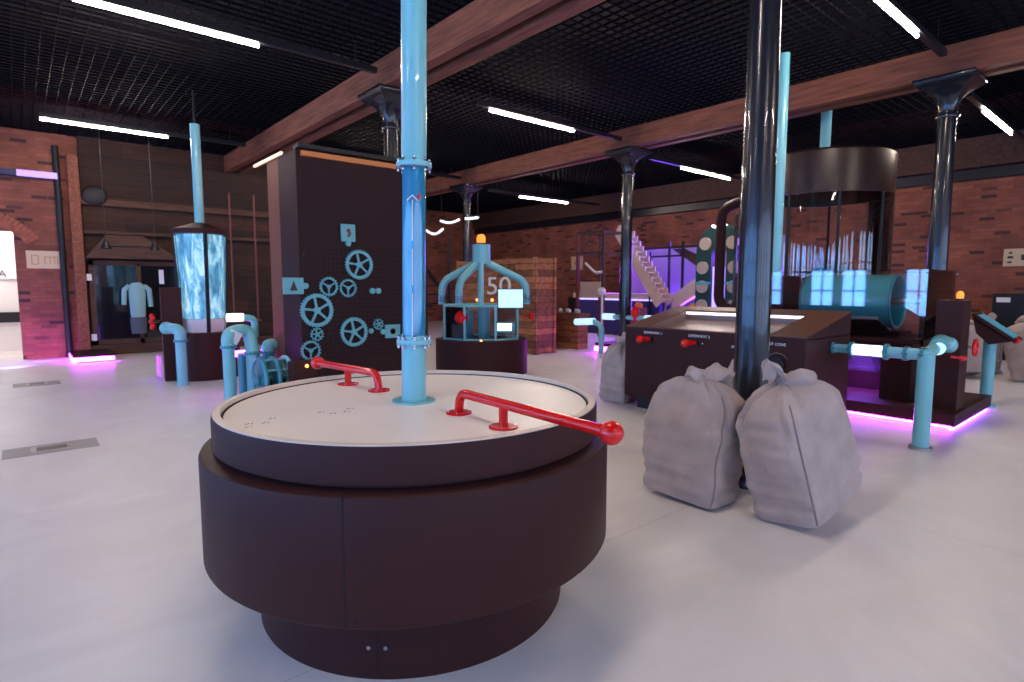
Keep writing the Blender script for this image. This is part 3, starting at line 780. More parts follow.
hp = MB(); hp.prism([(-.42, .98), (.1, .80), (.1, .84), (-.42, 1.02)], 'y', .15, 1.2); hp.build('chute', M['steel'], rm)
pr_ = MB().prism([(-.52, .58), (-.2, .28), (.05, .28), (.08, .58)], 'y', .2, .6); pr_.build('hopper', M['smoke'], rm, smooth=False)
# acrylic guard box around the roller
gd = thing('acrylic_guard', (8.08, 1.98, .18), 'clear acrylic guard box in front of the teal roller', 'guard')
gw, gl_, gz0, gz1 = 1.3, 1.72, .78, 1.60
MB().b2((-.006, .05, gz0), (0, gl_ + .25, gz1)).build('front_sheet', M['acrylic'], gd, smooth=False)
MB().b2((0, .05, gz0), (gw, .056, gz1)).build('side_sheet', M['acrylic'], gd, smooth=False)
MB().b2((0, .05, gz1), (gw, gl_ + .25, gz1 + .006)).build('top_sheet', M['acrylic'], gd, smooth=False)
st = MB()
for (a_, b_) in ((-.004, .06), (-.004, gl_ + .23), (gw, .06)): st.sph((a_, b_, gz1 - .04), .014, 10)
st.build('fixing', M['chrome'], gd)
gb = MB()
gb.b2((0, .056, gz0 - .06), (.03, gl_ + .25, gz0)).b2((0, .056, 0), (.03, .086, gz0)); gb.build('guard_post', M['brown'], gd, smooth=False)
# glow under the machine
lp = bpy.data.lights.new('machine_glow', 'AREA'); lp.energy = 60; lp.size = .3; lp.color = (.38, .12, 1)
o = bpy.data.objects.new('machine_glow', lp); COL.objects.link(o); o.location = (8.6, 2.9, .76)
# cabinet with the tall pipe
cb = thing('pipe_cabinet', (8.45, 4.15, .18), 'tall dark brown cabinet left of the teal roller, light blue pipe rising from it', 'cabinet')
MB().b2((-.25, -.40, 0), (.25, .35, 1.55), .008).build('cabinet_box', M['brown'], cb, smooth=False)
MB().sph((-.255, -.15, 1.42), .014, 10).build('screw', M['screw'], cb)
tp = thing('ceiling_pipe', (8.42, 3.98, 1.73), 'slim light blue pipe right beside the near column, running up to the ceiling', 'pipe')
MB().cyl((0, 0, 0), (0, 0, 3.10), .07, n=28).build('pipe', M['blue'], tp)
MB().cyl((0, 0, 0), (0, 0, .03), .10, n=28).build('flange', M['blue'], tp)

# slanted screen on a blue post
ss = thing('screen_stand', (9.68, 1.70, 0), 'slanted touch screen on a light blue post right of the beacon pedestal', 'screen')
MB().cyl((0, 0, 0), (0, 0, .88), .07, n=28).build('post', M['blue'], ss)
MB().cyl((0, 0, 0), (0, 0, .02), .11, n=28).build('foot_flange', M['blue'], ss)
sf = MB().box((-.02, -.06, 1.06), (.42, .56, .04), rx=math.radians(36), bev=.004).build('screen_frame', M['brown'], ss, smooth=False)
MB().box((-.02, -.073, 1.078), (.34, .46, .008), rx=math.radians(36)).build('display', M['screen_dim'], sf, smooth=False)
MB().prism([(-.24, .89), (.16, 1.18), (.12, .98), (-.02, .84)], 'x', -.2, .16).build('housing', M['brown'], ss, smooth=False)
MB().cyl((-.08, -.17, .90), (-.08, -.24, .90), .02, n=14).sph((-.08, -.27, .90), .045, 16).build('knob', M['red'], ss)

# ------------------------------------------------------------------ round chamber with the hood
ch = thing('hooded_chamber', (10.95, 4.40, 0), 'huge dark brown hood over a clear curved chamber behind the teal roller', 'exhibit')
RC = 1.07
MB().lathe([(0, 0), (RC + .02, 0), (RC + .02, 1.0), (0, 1.0)], n=72).build('chamber_base', M['brown'], ch)
hd = MB().lathe([(RC + .01, 3.10), (RC + .015, 3.76), (RC - .02, 3.79), (.8, 3.85), (.12, 3.92), (0, 3.92)], n=84); hd.lathe([(RC + .01, 3.10), (RC - .04, 3.10), (RC - .04, 3.7), (0, 3.7)], n=84)
hd.build('hood', pm('hood_gloss', (.026, .009, .007), .3, spec=.4), ch)
MB().cyl((0, 0, 3.9), (0, 0, 4.85), .085, n=28).build('ceiling_pipe', M['blue'], ch)
MB().lathe([(RC, 1.0), (RC, 3.1)], n=96).build('acrylic_wall', M['acrylic'], ch)
for k in range(9):
    a = math.radians(15 + 40 * k)
    MB().cyl((RC * 1.0 * math.cos(a), RC * math.sin(a), 1.0), (RC * math.cos(a), RC * math.sin(a), 3.1), .024, n=10).build('post', M['black'], ch)
MB().lathe([(.0, 1.0), (.42, 1.0), (.44, 1.25), (.30, 1.5), (.12, 1.55), (.1, 1.9), (0, 1.9)], n=32).build('inner_mill', M['blue_dk'], ch)

# ------------------------------------------------------------------ blue pipe dome exhibit
hb = thing('pipe_dome_exhibit', (6.38, 8.35, 0), 'oval dark brown counter under light blue pipes that meet in a drum with amber beacon', 'exhibit', rz=math.radians(-40))
def oval(mb, a, b, z0, z1, n=64):
    mb.lathe([(0, z0), (1, z0), (1, z1), (0, z1)], n=n, sx=a, sy=b); return mb
oval(MB(), .83, .64, .02, .64).build('counter', M['brown'], hb)
oval(MB(), .74, .58, 0, .02).build('foot', M['black'], hb)
lx = MB()
for zz in (.655, 1.24):
    lx.tube([(.70 * math.cos(2 * PI * k / 8 + .39), .55 * math.sin(2 * PI * k / 8 + .39), zz) for k in range(8)], .020, 8, closed=True)
lx.build('rim_frame', M['blue'], hb)
for k in range(8):
    a = 2 * PI * k / 8 + .39
    MB().cyl((.70 * math.cos(a), .55 * math.sin(a), .64), (.70 * math.cos(a), .55 * math.sin(a), 1.25), .022, n=10).build('frame_post', M['blue'], hb)
for k in range(8):
    a, b = 2 * PI * k / 8 + .39, 2 * PI * (k + 1) / 8 + .39
    mb = MB(); p, q = V((.69 * math.cos(a), .54 * math.sin(a), 0)), V((.69 * math.cos(b), .54 * math.sin(b), 0))
    m_ = (p + q) / 2; mb.box((m_.x, m_.y, .95), ((q - p).length * .93, .004, .56), rot=math.atan2(q.y - p.y, q.x - p.x))
    mb.build('glass_side', M['acrylic'], hb, smooth=False)
MB().cyl((0, 0, 1.98), (0, 0, 2.32), .165, n=36).build('top_drum', M['blue'], hb)
MB().cyl((0, 0, 2.32), (0, 0, 2.35), .09, n=24).build('beacon_base', M['black'], hb)
MB().lathe([(0, 0), (.075, 0), (.08, .09), (.06, .14), (0, .16)], c=(0, 0, 2.35), n=24).build('beacon', M['lampglass'], hb)
for ang, rad in ((-172, .70), (-128, .60), (-88, .02), (-3, .80)):
    a = math.radians(ang); ex, ey = rad * math.cos(a), rad * math.sin(a) * .8
    if rad < .1: pts = [(0, -.12, 2.0), (0, -.30, 1.25)]; rp = .055
    else:
        pts = bend([(ex * .12, ey * .12, 2.0), (ex, ey, 1.66), (ex * 1.02, ey * 1.02, 1.26)], .16); rp = .065
    t_ = MB().tube(pts, rp, 18).build('pipe', M['blue'], hb)
    if rad > .1: MB().cyl((ex * 1.02, ey * 1.02, 1.30), (ex * 1.02, ey * 1.02, 1.42), rp + .005, n=20).build('clear_sleeve', M['smoke'], t_)
mo = MB().b2((.30, -.50, 1.20), (.75, -.47, 1.54), .005).build('monitor', M['black'], hb)
MB().b2((.315, -.504, 1.215), (.735, -.5, 1.525)).build('display', M['screen'], mo, smooth=False)
m2 = MB().b2((.24, -.52, .78), (.60, -.30, .96), .01).build('monitor', M['blue_dk'], hb)
MB().b2((.30, -.525, .82), (.54, -.52, .94)).build('display', em('lcd_white', (.8, 1, 1), 4), m2, smooth=False)
MB().cyl((-.33, -.40, .64), (-.33, -.40, 1.0), .02, n=10).build('ball_stem', M['steel'], hb)
MB().sph((-.33, -.44, 1.04), .115, 24).build('red_ball', M['red'], hb)
MB().b2((-.55, -.2, .66), (-.15, .2, 1.15), .02).build('inner_box', M['blue_dk'], hb)
MB().cyl((.05, -.1, .66), (.05, -.1, 1.22), .11, n=24).build('inner_cylinder', M['blue'], hb)
MB().cyl((.76, -.05, 1.05), (.88, -.12, 1.05), .018, n=10).sph((.9, -.13, 1.05), .065, 16).build('crank_knob', M['red'], hb)
for x_ in (-.10, .18): MB().sph((x_, .5, 1.32), .028, 10).build('pilot_lamp', M['signal'], hb)
MB().sph((.02, -.60, .645), .022, 10).build('button', M['signal'], hb)

# ------------------------------------------------------------------ crate wall and crate counter
cr = thing('crate_wall', (9.35, 11.2, 0), 'tall wall of brown wooden crates with white stencilled number behind the pipe dome', 'crate')
MB().b2((-.33, -1.42, .02), (.33, 1.6, 2.22), .01).build('crate_body', M['crate'], cr, smooth=False)
bt = MB()
for yy in (-1.42, -.45, .55, 1.56): bt.b2((-.355, yy, 0), (-.33, yy + .09, 2.24))
for zz in (.02, .55, 1.1, 2.12): bt.b2((-.35, -1.42, zz), (-.33, 1.6, zz + .06))
bt.b2((-.33, -1.445, 0), (-.24, -1.42, 2.24)).b2((.24, -1.445, 0), (.33, -1.42, 2.24)); bt.build('batten', M['crate'], cr, smooth=False)
text('lettering', '150', .62, M['white'], cr, (-.36, .12, 1.56), (PI / 2, 0, -PI / 2), .003, sx=1.6)
cr2 = thing('crate_stack', (10.12, 11.9, 0), 'darker wooden crate stack just behind the right end of the crate wall', 'crate')
MB().b2((-.22, -.95, .02), (.22, 1.2, 2.28), .01).build('crate_body', M['crate'], cr2, smooth=False)
bt = MB()
for zz in (.1, .6, 1.1, 1.6, 2.1): bt.b2((-.22, -.97, zz), (.22, -.95, zz + .08))
bt.build('batten', M['beam'], cr2, smooth=False)
cc_ = thing('crate_counter', (11.0, 10.5, 0), 'low crate wood counter with open gap, right of the crate wall', 'counter')
MB().b2((-.45, -.65, .82), (-.02, 1.3, .9), .01).build('countertop', M['crate'], cc_, smooth=False)
MB().b2((-.42, -.6, 0), (-.05, .15, .82), .01).build('side_cabinet', M['crate'], cc_, smooth=False)
MB().b2((-.1, .15, 0), (-.05, 1.3, .82)).build('back_panel', M['beam_dark'], cc_, smooth=False)
for i in range(5):
    o = MB().lathe([(0, 0), (.03, 0), (.05, .03), (.045, .08 + .02 * (i % 2)), (0, .1)], n=14).build('small_bowl', M['white'], None, loc=(10.7 + .1 * (i % 2), 10.0 + .16 * i, .9))
    tag(o, 'small white pot standing on the crate counter', 'pot', 'white pots on the crate counter')
bc = thing('dark_cabinet', (16.2, 13.6, 0), 'dark cabinet along the brick wall behind the crate counter', 'cabinet')
MB().b2((-.3, -1.6, 0), (.3, 1.8, 1.15), .01).build('cabinet_body', M['black'], bc, smooth=False)
MB().b2((-.305, -1.5, .1), (-.3, 0, 1.05)).b2((-.305, .1, .1), (-.3, 1.7, 1.05)).build('door', M['rail'], bc, smooth=False)
# rear blue pipe rail with glowing platform
p2 = thing('pipe_rail', (9.75, 8.42, 0), 'far blue pipe rail on a bent leg with glowing ends near the crates', 'pipe')
MB().tube(bend([(0, 0, 0), (0, 0, .72), (-.02, .25, .80)], .12), .06, 18).build('leg', M['blue'], p2)
MB().tube([(-.02, .75, .76), (-.02, .2, .80)], .075, 18).build('light_tube', M['screen'], p2)
MB().tube([(.3, .1, .9), (.3, -1.2, .9)], .05, 18).build('pipe', M['blue'], p2)
MB().cyl((.3, -.95, .9), (.3, -1.35, .9), .07, n=18).cyl((.3, .2, .9), (.3, -.1, .9), .07, n=18).build('light_tube', M['screen'], p2)
MB().cyl((0, 0, 0), (0, 0, .1), .09, n=20).build('foot_flange', M['white'], p2)
MB().sph((.25, -.72, 1.02), .09, 16, (1, 1, 1.5)).cyl((.25, -.72, 0), (.25, -.72, .95), .035, n=10).build('pump_handle', M['red'], p2)
f2 = thing('exhibit_plinth', (10.52, 7.7, 0), 'far low platform with magenta strip, behind the far pipe rail', 'platform')
MB().b2((-.1, -.6, .16), (1.5, 1.5, .24), .004).build('platform', M['brown'], f2, smooth=False)
MB().b2((-.11, -.6, .04), (-.05, 1.5, .16)).build('led_strip', M['pink'], f2, smooth=False)
MB().b2((-.05, -.5, 0), (1.4, 1.4, .16)).build('foot', M['black'], f2, smooth=False)

# ------------------------------------------------------------------ gear board
gbd = thing('gear_board', (2.79, 7.5, 0), 'tall dark brown peg board covered with light blue gears, left of the blue pipe', 'board')
GZ = 3.32
pb = MB().b2((0, 0, 0), (1.75, .06, GZ), .004).b2((0, .06, 0), (.06, .65, GZ)); pb.build('board_panel', M['pegs'], gbd, smooth=False)
MB().b2((-.0, .65, 0), (.12, 1.10, GZ - .02), .004).build('side_post', pm('copper_post', (.17, .06, .038), .6, spec=.2), gbd, smooth=False)
MB().b2((-.03, .45, GZ + .0), (0, 1.6, GZ + .035)).build('edge_light', M['whitestrip'], gbd, smooth=False)
MB().b2((-.01, -.12, GZ - .0), (1.9, .06, GZ + .05)).build('top_cap', M['black'], gbd, smooth=False)
MB().b2((.06, -.05, GZ - .085), (1.9, -.004, GZ - .02)).build('orange_batten', M['amberstrip'], gbd, smooth=False)
MB().b2((.19, -.002, 0), (.196, 0, GZ - .1)).build('panel_joint', M['dark'], gbd, smooth=False)
for p in ((.06, 2.0), (.06, 1.26), (.06, .75), (1.6, 1.9), (1.6, 1.6), (1.6, 1.3)):
    MB().sph((p[0], -.003, p[1]), .010, 8).build('screw', M['screw'], gbd)
def gear(x, z, r, spokes, label, teeth=None, hub=.16):
    teeth = teeth or max(10, int(r * 150))
    t = MB(); n = teeth * 4; y0, y1 = -.05, -.02
    def ring(rads_out, rin, y):
        return [t.bm.verts.new((q[0], y, q[1])) for q in rads_out]
    out = []
    for k in range(n):
        a = 2 * PI * k / n; rr = r if (k % 4) in (0, 1) else r - .018
        out.append((rr * math.cos(a), rr * math.sin(a)))
    rin = r * .76
    inn = [(rin * math.cos(2 * PI * k / n), rin * math.sin(2 * PI * k / n)) for k in range(n)]
    F0, F1 = ring(out, 0, y0), ring(out, 0, y1); G0, G1 = ring(inn, 0, y0), ring(inn, 0, y1)
    for k in range(n):
        k2 = (k + 1) % n
        for A, B in ((F0, F1), (F1, G1), (G1, G0), (G0, F0)): t.bm.faces.new((A[k], A[k2], B[k2], B[k]))
    t.cyl((0, y1 + .002, 0), (0, y0 - .002, 0), r * (.2 if r > .12 else .28), n=24)
    for k in range(spokes):
        a = 2 * PI * k / spokes + .5
        t.box((math.cos(a) * rin * .55, (y0 + y1) / 2, math.sin(a) * rin * .55), (rin * .96, .024, max(.018, r * .13)), ry=-a)
    o = thing('toy_gear', (2.79 + x, 7.5, z), label, 'gear', None)
    g_ = t.build('gear_wheel', M['gear'], o)
    MB().cyl((0, -.054, 0), (0, 0, 0), .012, n=10).build('axle', M['gear'], o)
    return o
gear(.81, 1.88, .205, 5, 'large five-spoke light blue gear at the top right of the gear chain')
gear(.64, 1.56, .125, 3, 'medium three-spoke gear just below the top large gear')
gear(.37, 1.58, .13, 3, 'medium three-spoke gear left of the other medium one')
gear(.20, 1.27, .225, 5, 'large five-spoke gear at the left of the gear board')
gear(.19, .955, .09, 5, 'small gear under the large left gear')
gear(.10, .745, .135, 3, 'medium three-spoke gear lowest at the left of the board')
gear(.71, .96, .205, 5, 'large five-spoke gear at the lower right of the board')
gear(1.08, 1.05, .08, 5, 'small gear touching the clock box at the right edge')
def tile(x, z, w, h, label, nub):
    o = thing('gear_tile', (2.79 + x, 7.5, z), label, 'tile', None)
    MB().b2((-w / 2, -.05, -h / 2), (w / 2, -.02, h / 2), .006).build('tile_plate', M['gear'], o, smooth=False)
    MB().cyl((nub[0], -.045, nub[1]), (nub[0], -.02, nub[1]), .04, n=8).cyl((0, -.02, 0), (0, 0, 0), .02, n=8).build('tile_nub', M['gear'], o)
    return o
a_ = tile(.66, 2.30, .20, .23, 'light blue tile with a red figure above the large top gear', (0, -.14))
MB().sph((.0, -.055, .03), .03, 10, (1, .2, 1)).box((.01, -.053, -.02), (.04, .006, .07), ry=.5).build('picture', M['rust'], a_)
a_ = tile(-.10, 1.59, .26, .21, 'light blue tile with a dark pine tree at the left edge of the board', (.16, 0))
MB().prism([(-.05, -.06), (.05, -.06), (0, .07)], 'y', -.056, -.051).build('picture', M['ink'], a_, smooth=False)
a_ = tile(1.30, .94, .24, .19, 'light blue tile with a star, partly behind the blue pipe', (-.15, .0))
MB().box((0, -.053, 0), (.07, .006, .07), ry=.785).box((0, -.053, 0), (.07, .006, .07)).build('picture', M['rust'], a_, smooth=False)
a_ = thing('toy_gear', (2.79 + 1.05, 7.5, 1.52), 'pair of tiny light blue pegs right of the medium gears', 'gear')
MB().cyl((-.045, -.04, 0), (-.045, 0, 0), .04, n=16).cyl((.045, -.04, 0), (.045, 0, 0), .04, n=16).build('peg_pair', M['gear'], a_)
a_ = thing('toy_gear', (2.79 + .97, 7.5, .96), 'tiny light blue peg between large and small gear', 'gear')
MB().cyl((0, -.04, 0), (0, 0, 0), .035, n=12).build('peg', M['gear'], a_)
bx_ = thing('signal_box', (2.66, 7.22, 0), 'small dark brown box with a lit orange button at the foot of the gear board', 'control box')
MB().b2((-.14, -.12, 0), (.16, .06, .66), .006).build('box_body', M['brown'], bx_, smooth=False)
MB().sph((.03, -.125, .60), .022, 12).build('lit_button', M['signal'], bx_)
MB().b2((.17, -.10, .56), (.30, .0, .64), .01).cyl((.2, -.05, .35), (.2, -.05, .45), .03, n=12).cyl((.28, -.05, .35), (.28, -.05, .45), .03, n=12).build('plug_socket', M['smoke'], bx_)

# ------------------------------------------------------------------ pipe organ group left of the table
pg = thing('pipe_fountain', (2.22, 8.17, 0), 'cluster of light blue upright pipes joined by bolted elbows left of the round table', 'pipes')
A_, B_ = V((-.17, -.08, 0)), V((.12, -.10, 0))
MB().cyl(A_, A_ + V((0, 0, .80)), .076, n=28).build('upright_pipe', M['blue'], pg)
MB().cyl(B_, B_ + V((0, 0, .72)), .086, n=28).build('upright_pipe', M['blue'], pg)
MB().cyl(V((.12, .35, 0)), V((.12, .35, .66)), .07, n=24).build('upright_pipe', M['blue_dk'], pg)
MB().cyl(V((.42, .25, 0)), V((.42, .25, .66)), .085, n=24).build('upright_pipe', M['blue_dk'], pg)
MB().tube(bend([A_ + V((0, 0, .78)), A_ + V((0, 0, .98)), B_ + V((0, .12, 1.02)), B_ + V((0, 0, .70))], .15), [.08] * 7 + [.088] * 0 + [.085] * 9 if False else .084, 24).build('elbow', M['blue'], pg)
e2 = MB().box(A_ + V((.06, -.055, .93)), (.15, .02, .16), ry=.5).build('window_patch', M['frost'], pg)
for (p, z_, r_0) in ((A_, .80, .10), (B_, .70, .112), (V((.42, .25, 0)), .66, .11)):
    fo = MB().cyl(p + V((0, 0, z_ - .015)), p + V((0, 0, z_ + .015)), r_0, n=28).build('flange', M['blue_dk'], pg)
    for k in range(8): MB().sph(p + V((.092 * math.cos(k * PI / 4), .092 * math.sin(k * PI / 4), z_ + .02)), .010, 8).build('bolt', M['chrome'], fo)
MB().tube(bend([V((.22, .1, .9)), V((.22, .1, 1.15)), V((.06, .12, 1.17))], .08), .045, 18).build('small_elbow', M['blue'], pg)
MB().cyl((0.08, .12, 1.17), (-.12, .13, 1.17), .055, n=18).build('light_tube', em('small_tube', (.8, 1, 1), 1.5), pg)
MB().tube(bend([V((.42, .25, .64)), V((.42, .25, .76)), V((.52, .3, .76))], .1), .085, 20).build('elbow', M['blue'], pg)
MB().b2((-.06, .5, .60), (.30, .54, .68)).build('magenta_strip', M['pink'], pg, smooth=False)
sp = thing('flanged_spool', (2.44, 7.60, .40), 'teal spool of three bolted rings beside the upright blue pipes', 'spool')
for x_ in (-.16, .0, .16):
    rg_ = MB(); rg_.tube([(x_, .27 * math.cos(2 * PI * k / 36), .27 * math.sin(2 * PI * k / 36)) for k in range(36)], .028, 10, closed=True)
    rg_.cyl((x_ - .01, 0, 0), (x_ + .01, 0, 0), .24 if x_ != .16 else .08, n=30)
    for k in range(4): a = k * PI / 4 + .3; rg_.box((x_, 0, 0), (.02, .5, .03), rx=a)
    rg_.build('ring', M['blue'] if x_ == .16 else M['blue_dk'], sp)
for k in range(8):
    a = k * PI / 4 + .2
    MB().cyl((-.18, .26 * math.cos(a), .26 * math.sin(a)), (.18, .26 * math.cos(a), .26 * math.sin(a)), .011, n=8).build('tie_rod', M['blue'], sp)
MB().cyl((-.2, 0, 0), (.2, 0, 0), .05, n=16).build('axle', M['blue_dk'], sp)
MB().b2((-.14, -.05, -.40), (-.03, .05, 0)).b2((.03, -.05, -.40), (.14, .05, 0)).build('spool_stand', M['black'], sp, smooth=False)

# ------------------------------------------------------------------ water column exhibit
wc = thing('water_column', (2.46, 11.15, 0), 'glowing blue bubbling water vessel on a dark brown base under a ceiling pipe', 'exhibit')
MB().lathe([(0, 0), (.52, 0), (.54, .02), (.54, .80), (0, .80)], n=60).build('base_drum', M['brown'], wc)
MB().box((-.48, .12, .78), (.30, .55, 1.56), rot=math.radians(-8), bev=.006).build('side_cabinet', M['brown'], wc, smooth=False)
MB().lathe([(.34, .80), (.36, 1.02), (.345, 1.03), (0, 1.03)], n=8).lathe([(0, .8), (.34, .8)], n=8).build('frosted_band', M['frost'], wc, smooth=False)
MB().lathe([(.30, 1.03), (.375, 2.45)], n=8).build('water', M['water'], wc)
MB().lathe([(.355, 1.03), (.415, 2.47)], n=8).build('glass_vessel', M['acrylic'], wc, smooth=False)
for k in range(8):
    a = 2 * PI * k / 8
    if k in (1, 3, 5, 7): continue
    MB().cyl((.345 * math.cos(a), .345 * math.sin(a), .80), (.42 * math.cos(a), .42 * math.sin(a), 2.5), .016, n=8).build('corner_bar', M['black'], wc)
a = math.atan2(-11.2, -2.35) + .13
MB().cyl((.335 * math.cos(a), .335 * math.sin(a), .80), (.43 * math.cos(a), .43 * math.sin(a), 2.5), .02, n=8).build('corner_bar', M['black'], wc)
MB().lathe([(0, 2.46), (.44, 2.46), (.445, 2.5), (.44, 2.54), (.2, 2.62), (.09, 2.66), (0, 2.66)], n=48).build('lid', M['brown'], wc)
MB().cyl((0, 0, 2.64), (0, 0, 4.3), .075, n=28).build('ceiling_pipe', M['blue'], wc)
MB().cyl((0, 0, 4.3), (0, 0, 4.85), .02, n=10).build('pipe_hanger', M['black'], wc)
vw = MB(); cx_, cy_, cz_ = -.80, -.05, 1.0
for k in range(5):
    a = 2 * PI * k / 5; vw.sph((cx_ + .01, cy_ + .10 * math.cos(a), cz_ + .10 * math.sin(a)), .042, 10)
vw.cyl((cx_ + .02, cy_, cz_), (cx_ - .02, cy_, cz_), .06, n=14); vo = vw.build('valve_wheel', M['red'], wc)
MB().cyl((cx_, cy_, cz_), (-.60, .05, cz_), .02, n=10).build('valve_stem', M['chrome'], vo)
MB().b2((-.70, .1, .05), (-.68, .35, .40)).build('violet_strip', em('violet_dim', (.3, .06, 1), 2.5), wc, smooth=False)
MB().b2((-.66, -.12, 1.62), (-.60, -.06, 1.85)).build('tag_plate', M['frost'], wc, smooth=False)
ep = thing('elbow_pipe', (1.94, 10.42, 0), 'single light blue pipe with a round elbow in front of the water column', 'pipe')
MB().cyl((0, 0, 0), (0, 0, .72), .078, n=28).build('upright_pipe', M['blue'], ep)
MB().tube(bend([(0, 0, .70), (0, 0, .90), (-.16, .18, .92)], .14), .085, 24).build('elbow', M['blue'], ep)
MB().cyl((0, 0, .70), (0, 0, .735), .105, n=28).build('flange', M['blue_dk'], ep)
MB().sph((-.16, .16, .92), .10, 20).build('elbow_cap', M['blue'], ep)
s1 = thing('exhibit_plinth', (1.15, 15.2, 0), 'small low step by the left brick wall with magenta light strip', 'platform')
MB().b2((-.36, -.5, .12), (.36, .72, .17), .004).build('platform', M['pegs'], s1, smooth=False)
MB().b2((-.30, -.5, .03), (.34, -.44, .12)).b2((-.36, -.44, .03), (-.30, .72, .12)).build('led_strip', M['pink'], s1, smooth=False)
MB().b2((-.28, -.42, 0), (.32, .72, .12)).build('foot', M['black'], s1, smooth=False)
for loc, pw, cl in (((.5, 15.5, .25), 8, (.62, .12, 1)), ((-.1, 14.6, .3), 16, (.35, .25, 1))):
    lp = bpy.data.lights.new('step_glow', 'AREA'); lp.energy = pw; lp.size = .4; lp.color = cl
    o = bpy.data.objects.new('step_glow', lp); COL.objects.link(o); o.location = loc; o.rotation_euler = (math.radians(100), 0, math.radians(20))

# floor sockets
for (x_, y_, w_, d_, lab, s_) in ((.17, 7.2, .74, .40, 'large steel floor hatch left of the round table', .42), (.16, 12.1, .6, .45, 'far small floor hatch near the doorway', .34)):
    o = thing('floor_hatch', (x_, y_, 0), lab, 'floor hatch', rz=math.radians(0))
    MB().b2((-w_ / 2, -d_ / 2, .0), (w_ / 2, d_ / 2, .004)).build('surround', pm('hatch_surround', (.36, .33, .31), .5), o, smooth=False)
    hh = MB().b2((-w_ * .22, -d_ * .3, .004), (w_ * .22, d_ * .3, .008)).build('hatch_lid', M['steel'], o, smooth=False)
    MB().b2((-w_ * .16, -d_ * .2, .008), (w_ * .16, d_ * .2, .0095)).build('lid_inset', pm('hatch_inset', (.16, .15, .15), .5), hh, smooth=False)

# ------------------------------------------------------------------ left wall: timber niche
struct('wall_niche', MB().b2((1.22, YL - .12, 0), (6.4, YL - .005, 4.9)), M['wood_wall'])
tm = thing('timber_frame', (1.05, YL - .2, 0), 'brown timber post and rails against the left wall', 'frame')
MB().b2((-.06, -.12, 0), (.14, .12, 4.4), .006).build('post', M['beam'], tm, smooth=False)
for zz, hh in ((3.38, .14), (2.75, .07), (.02, .22)):
    MB().b2((.14, -.05, zz), (5.3, .06, zz + hh), .004).build('rail', M['beam_dark'], tm, smooth=False)
MB().prism([(.55, 2.72), (1.25, 2.72), (2.0, 2.2), (.15, 2.2)], 'y', -.25, -.05).build('canopy', M['beam_dark'], tm, smooth=False)
dg = thing('glazed_door', (2.2, YL - .25, 0), 'dark glazed double door under the timber rails, left of the water column', 'door')
MB().b2((-.95, 0, .25), (-.85, .06, 2.15)).b2((.85, 0, .25), (.95, .06, 2.15)).b2((-.95, 0, 2.05), (.95, .06, 2.15)).b2((-.95, 0, .25), (.95, .06, .36)).b2((-.04, 0, .25), (.04, .06, 2.1)).build('door_frame', M['beam_dark'], dg, smooth=False)
MB().b2((-.85, .02, .36), (-.04, .03, 2.05)).b2((.04, .02, .36), (.85, .03, 2.05)).build('dark_glass', pm('door_dark_glass', (.01, .01, .014), .08, coat=1), dg, smooth=False)
MB().b2((-1.0, -.02, 1.7), (-.9, 0, 1.85)).b2((-.98, -.02, .35), (-.88, 0, .5)).build('notice_tag', M['frost'], dg, smooth=False)
ct = thing('hanging_overall', (2.12, YL - .42, 1.1), 'pale blue overall hanging in front of the dark glazed door', 'clothing')
MB().lathe([(.13, -.25), (.15, -.2), (.16, .0), (.17, .25), (.17, .46), (.12, .53), (.06, .56), (0, .56)], n=20, sy=.5).tube([(-.14, 0, .48), (-.24, 0, .40), (-.27, -.02, .05)], [.06, .06, .05], 10).tube([(.14, 0, .48), (.24, 0, .40), (.26, -.02, .0)], [.06, .06, .05], 10).build('overall_top', pm('pale_blue_cloth', (.25, .45, .5), .8), ct)
MB().lathe([(0, -.62), (.15, -.62), (.17, -.24), (0, -.22)], n=16, sy=.4).build('overall_leg', pm('slate_cloth', (.08, .1, .14), .8), ct)
sw = thing('swing_bar', (1.88, 14.5, 2.4), 'dark horizontal bar hanging from two rods before the left timber wall', 'bar')
MB().cyl((-.45, 0, .0), (.45, 0, .0), .02, n=10).build('bar', M['rail'], sw)
for x_ in (-.43, .43):
    MB().cyl((x_, 0, 0), (x_, 0, 2.48), .007, n=8).build('rod', M['rail'], sw)
    MB().lathe([(0, .12), (.03, .12), (.10, -.06), (0, -.06)], c=(x_, 0, .0), n=16).build('shade', M['rail'], sw)
sw2 = thing('rope_swing', (4.3, 15.2, .7), 'reddish rope swing in front of the brick wall right of the water column', 'swing')
MB().b2((-.32, -.12, 0), (.32, .12, .05)).build('seat', M['rust'], sw2, smooth=False)
for x_ in (-.28, .28): MB().cyl((x_, 0, .05), (x_, 0, 3.1), .022, n=8).build('rope', M['rust'], sw2)
ov = MB().sph((0, 0, 0), .24, 24, (1.0, .3, .9)).build('wall_speaker', M['black'], loc=(1.45, YL - .27, 3.58)); tag(ov, 'black oval speaker high on the timber post at the left', 'speaker')
sgn = thing('wall_sign', (.52, YL - .03, 2.15), 'pale sign board with outlines on the left brick wall beside the doorway', 'sign')
MB().b2((-.32, 0, -.19), (.32, .02, .19), .004).build('board', M['cream'], sgn, smooth=False)
oc = MB()
for (a0, a1, c0, c1) in ((-.24, -.22, -.11, .1), (-.22, -.12, .08, .1), (-.22, -.12, -.11, -.09), (-.13, -.11, -.09, .08), (-.02, .22, .05, .07), (-.02, 0, -.1, .05), (.07, .085, -.1, .05), (.15, .165, -.1, .05), (.20, .22, -.1, .05)):
    oc.b2((a0, -.004, c0), (a1, 0, c1))
oc.build('outline_print', pm('sign_ochre', (.42, .27, .12), .6), sgn, smooth=False)
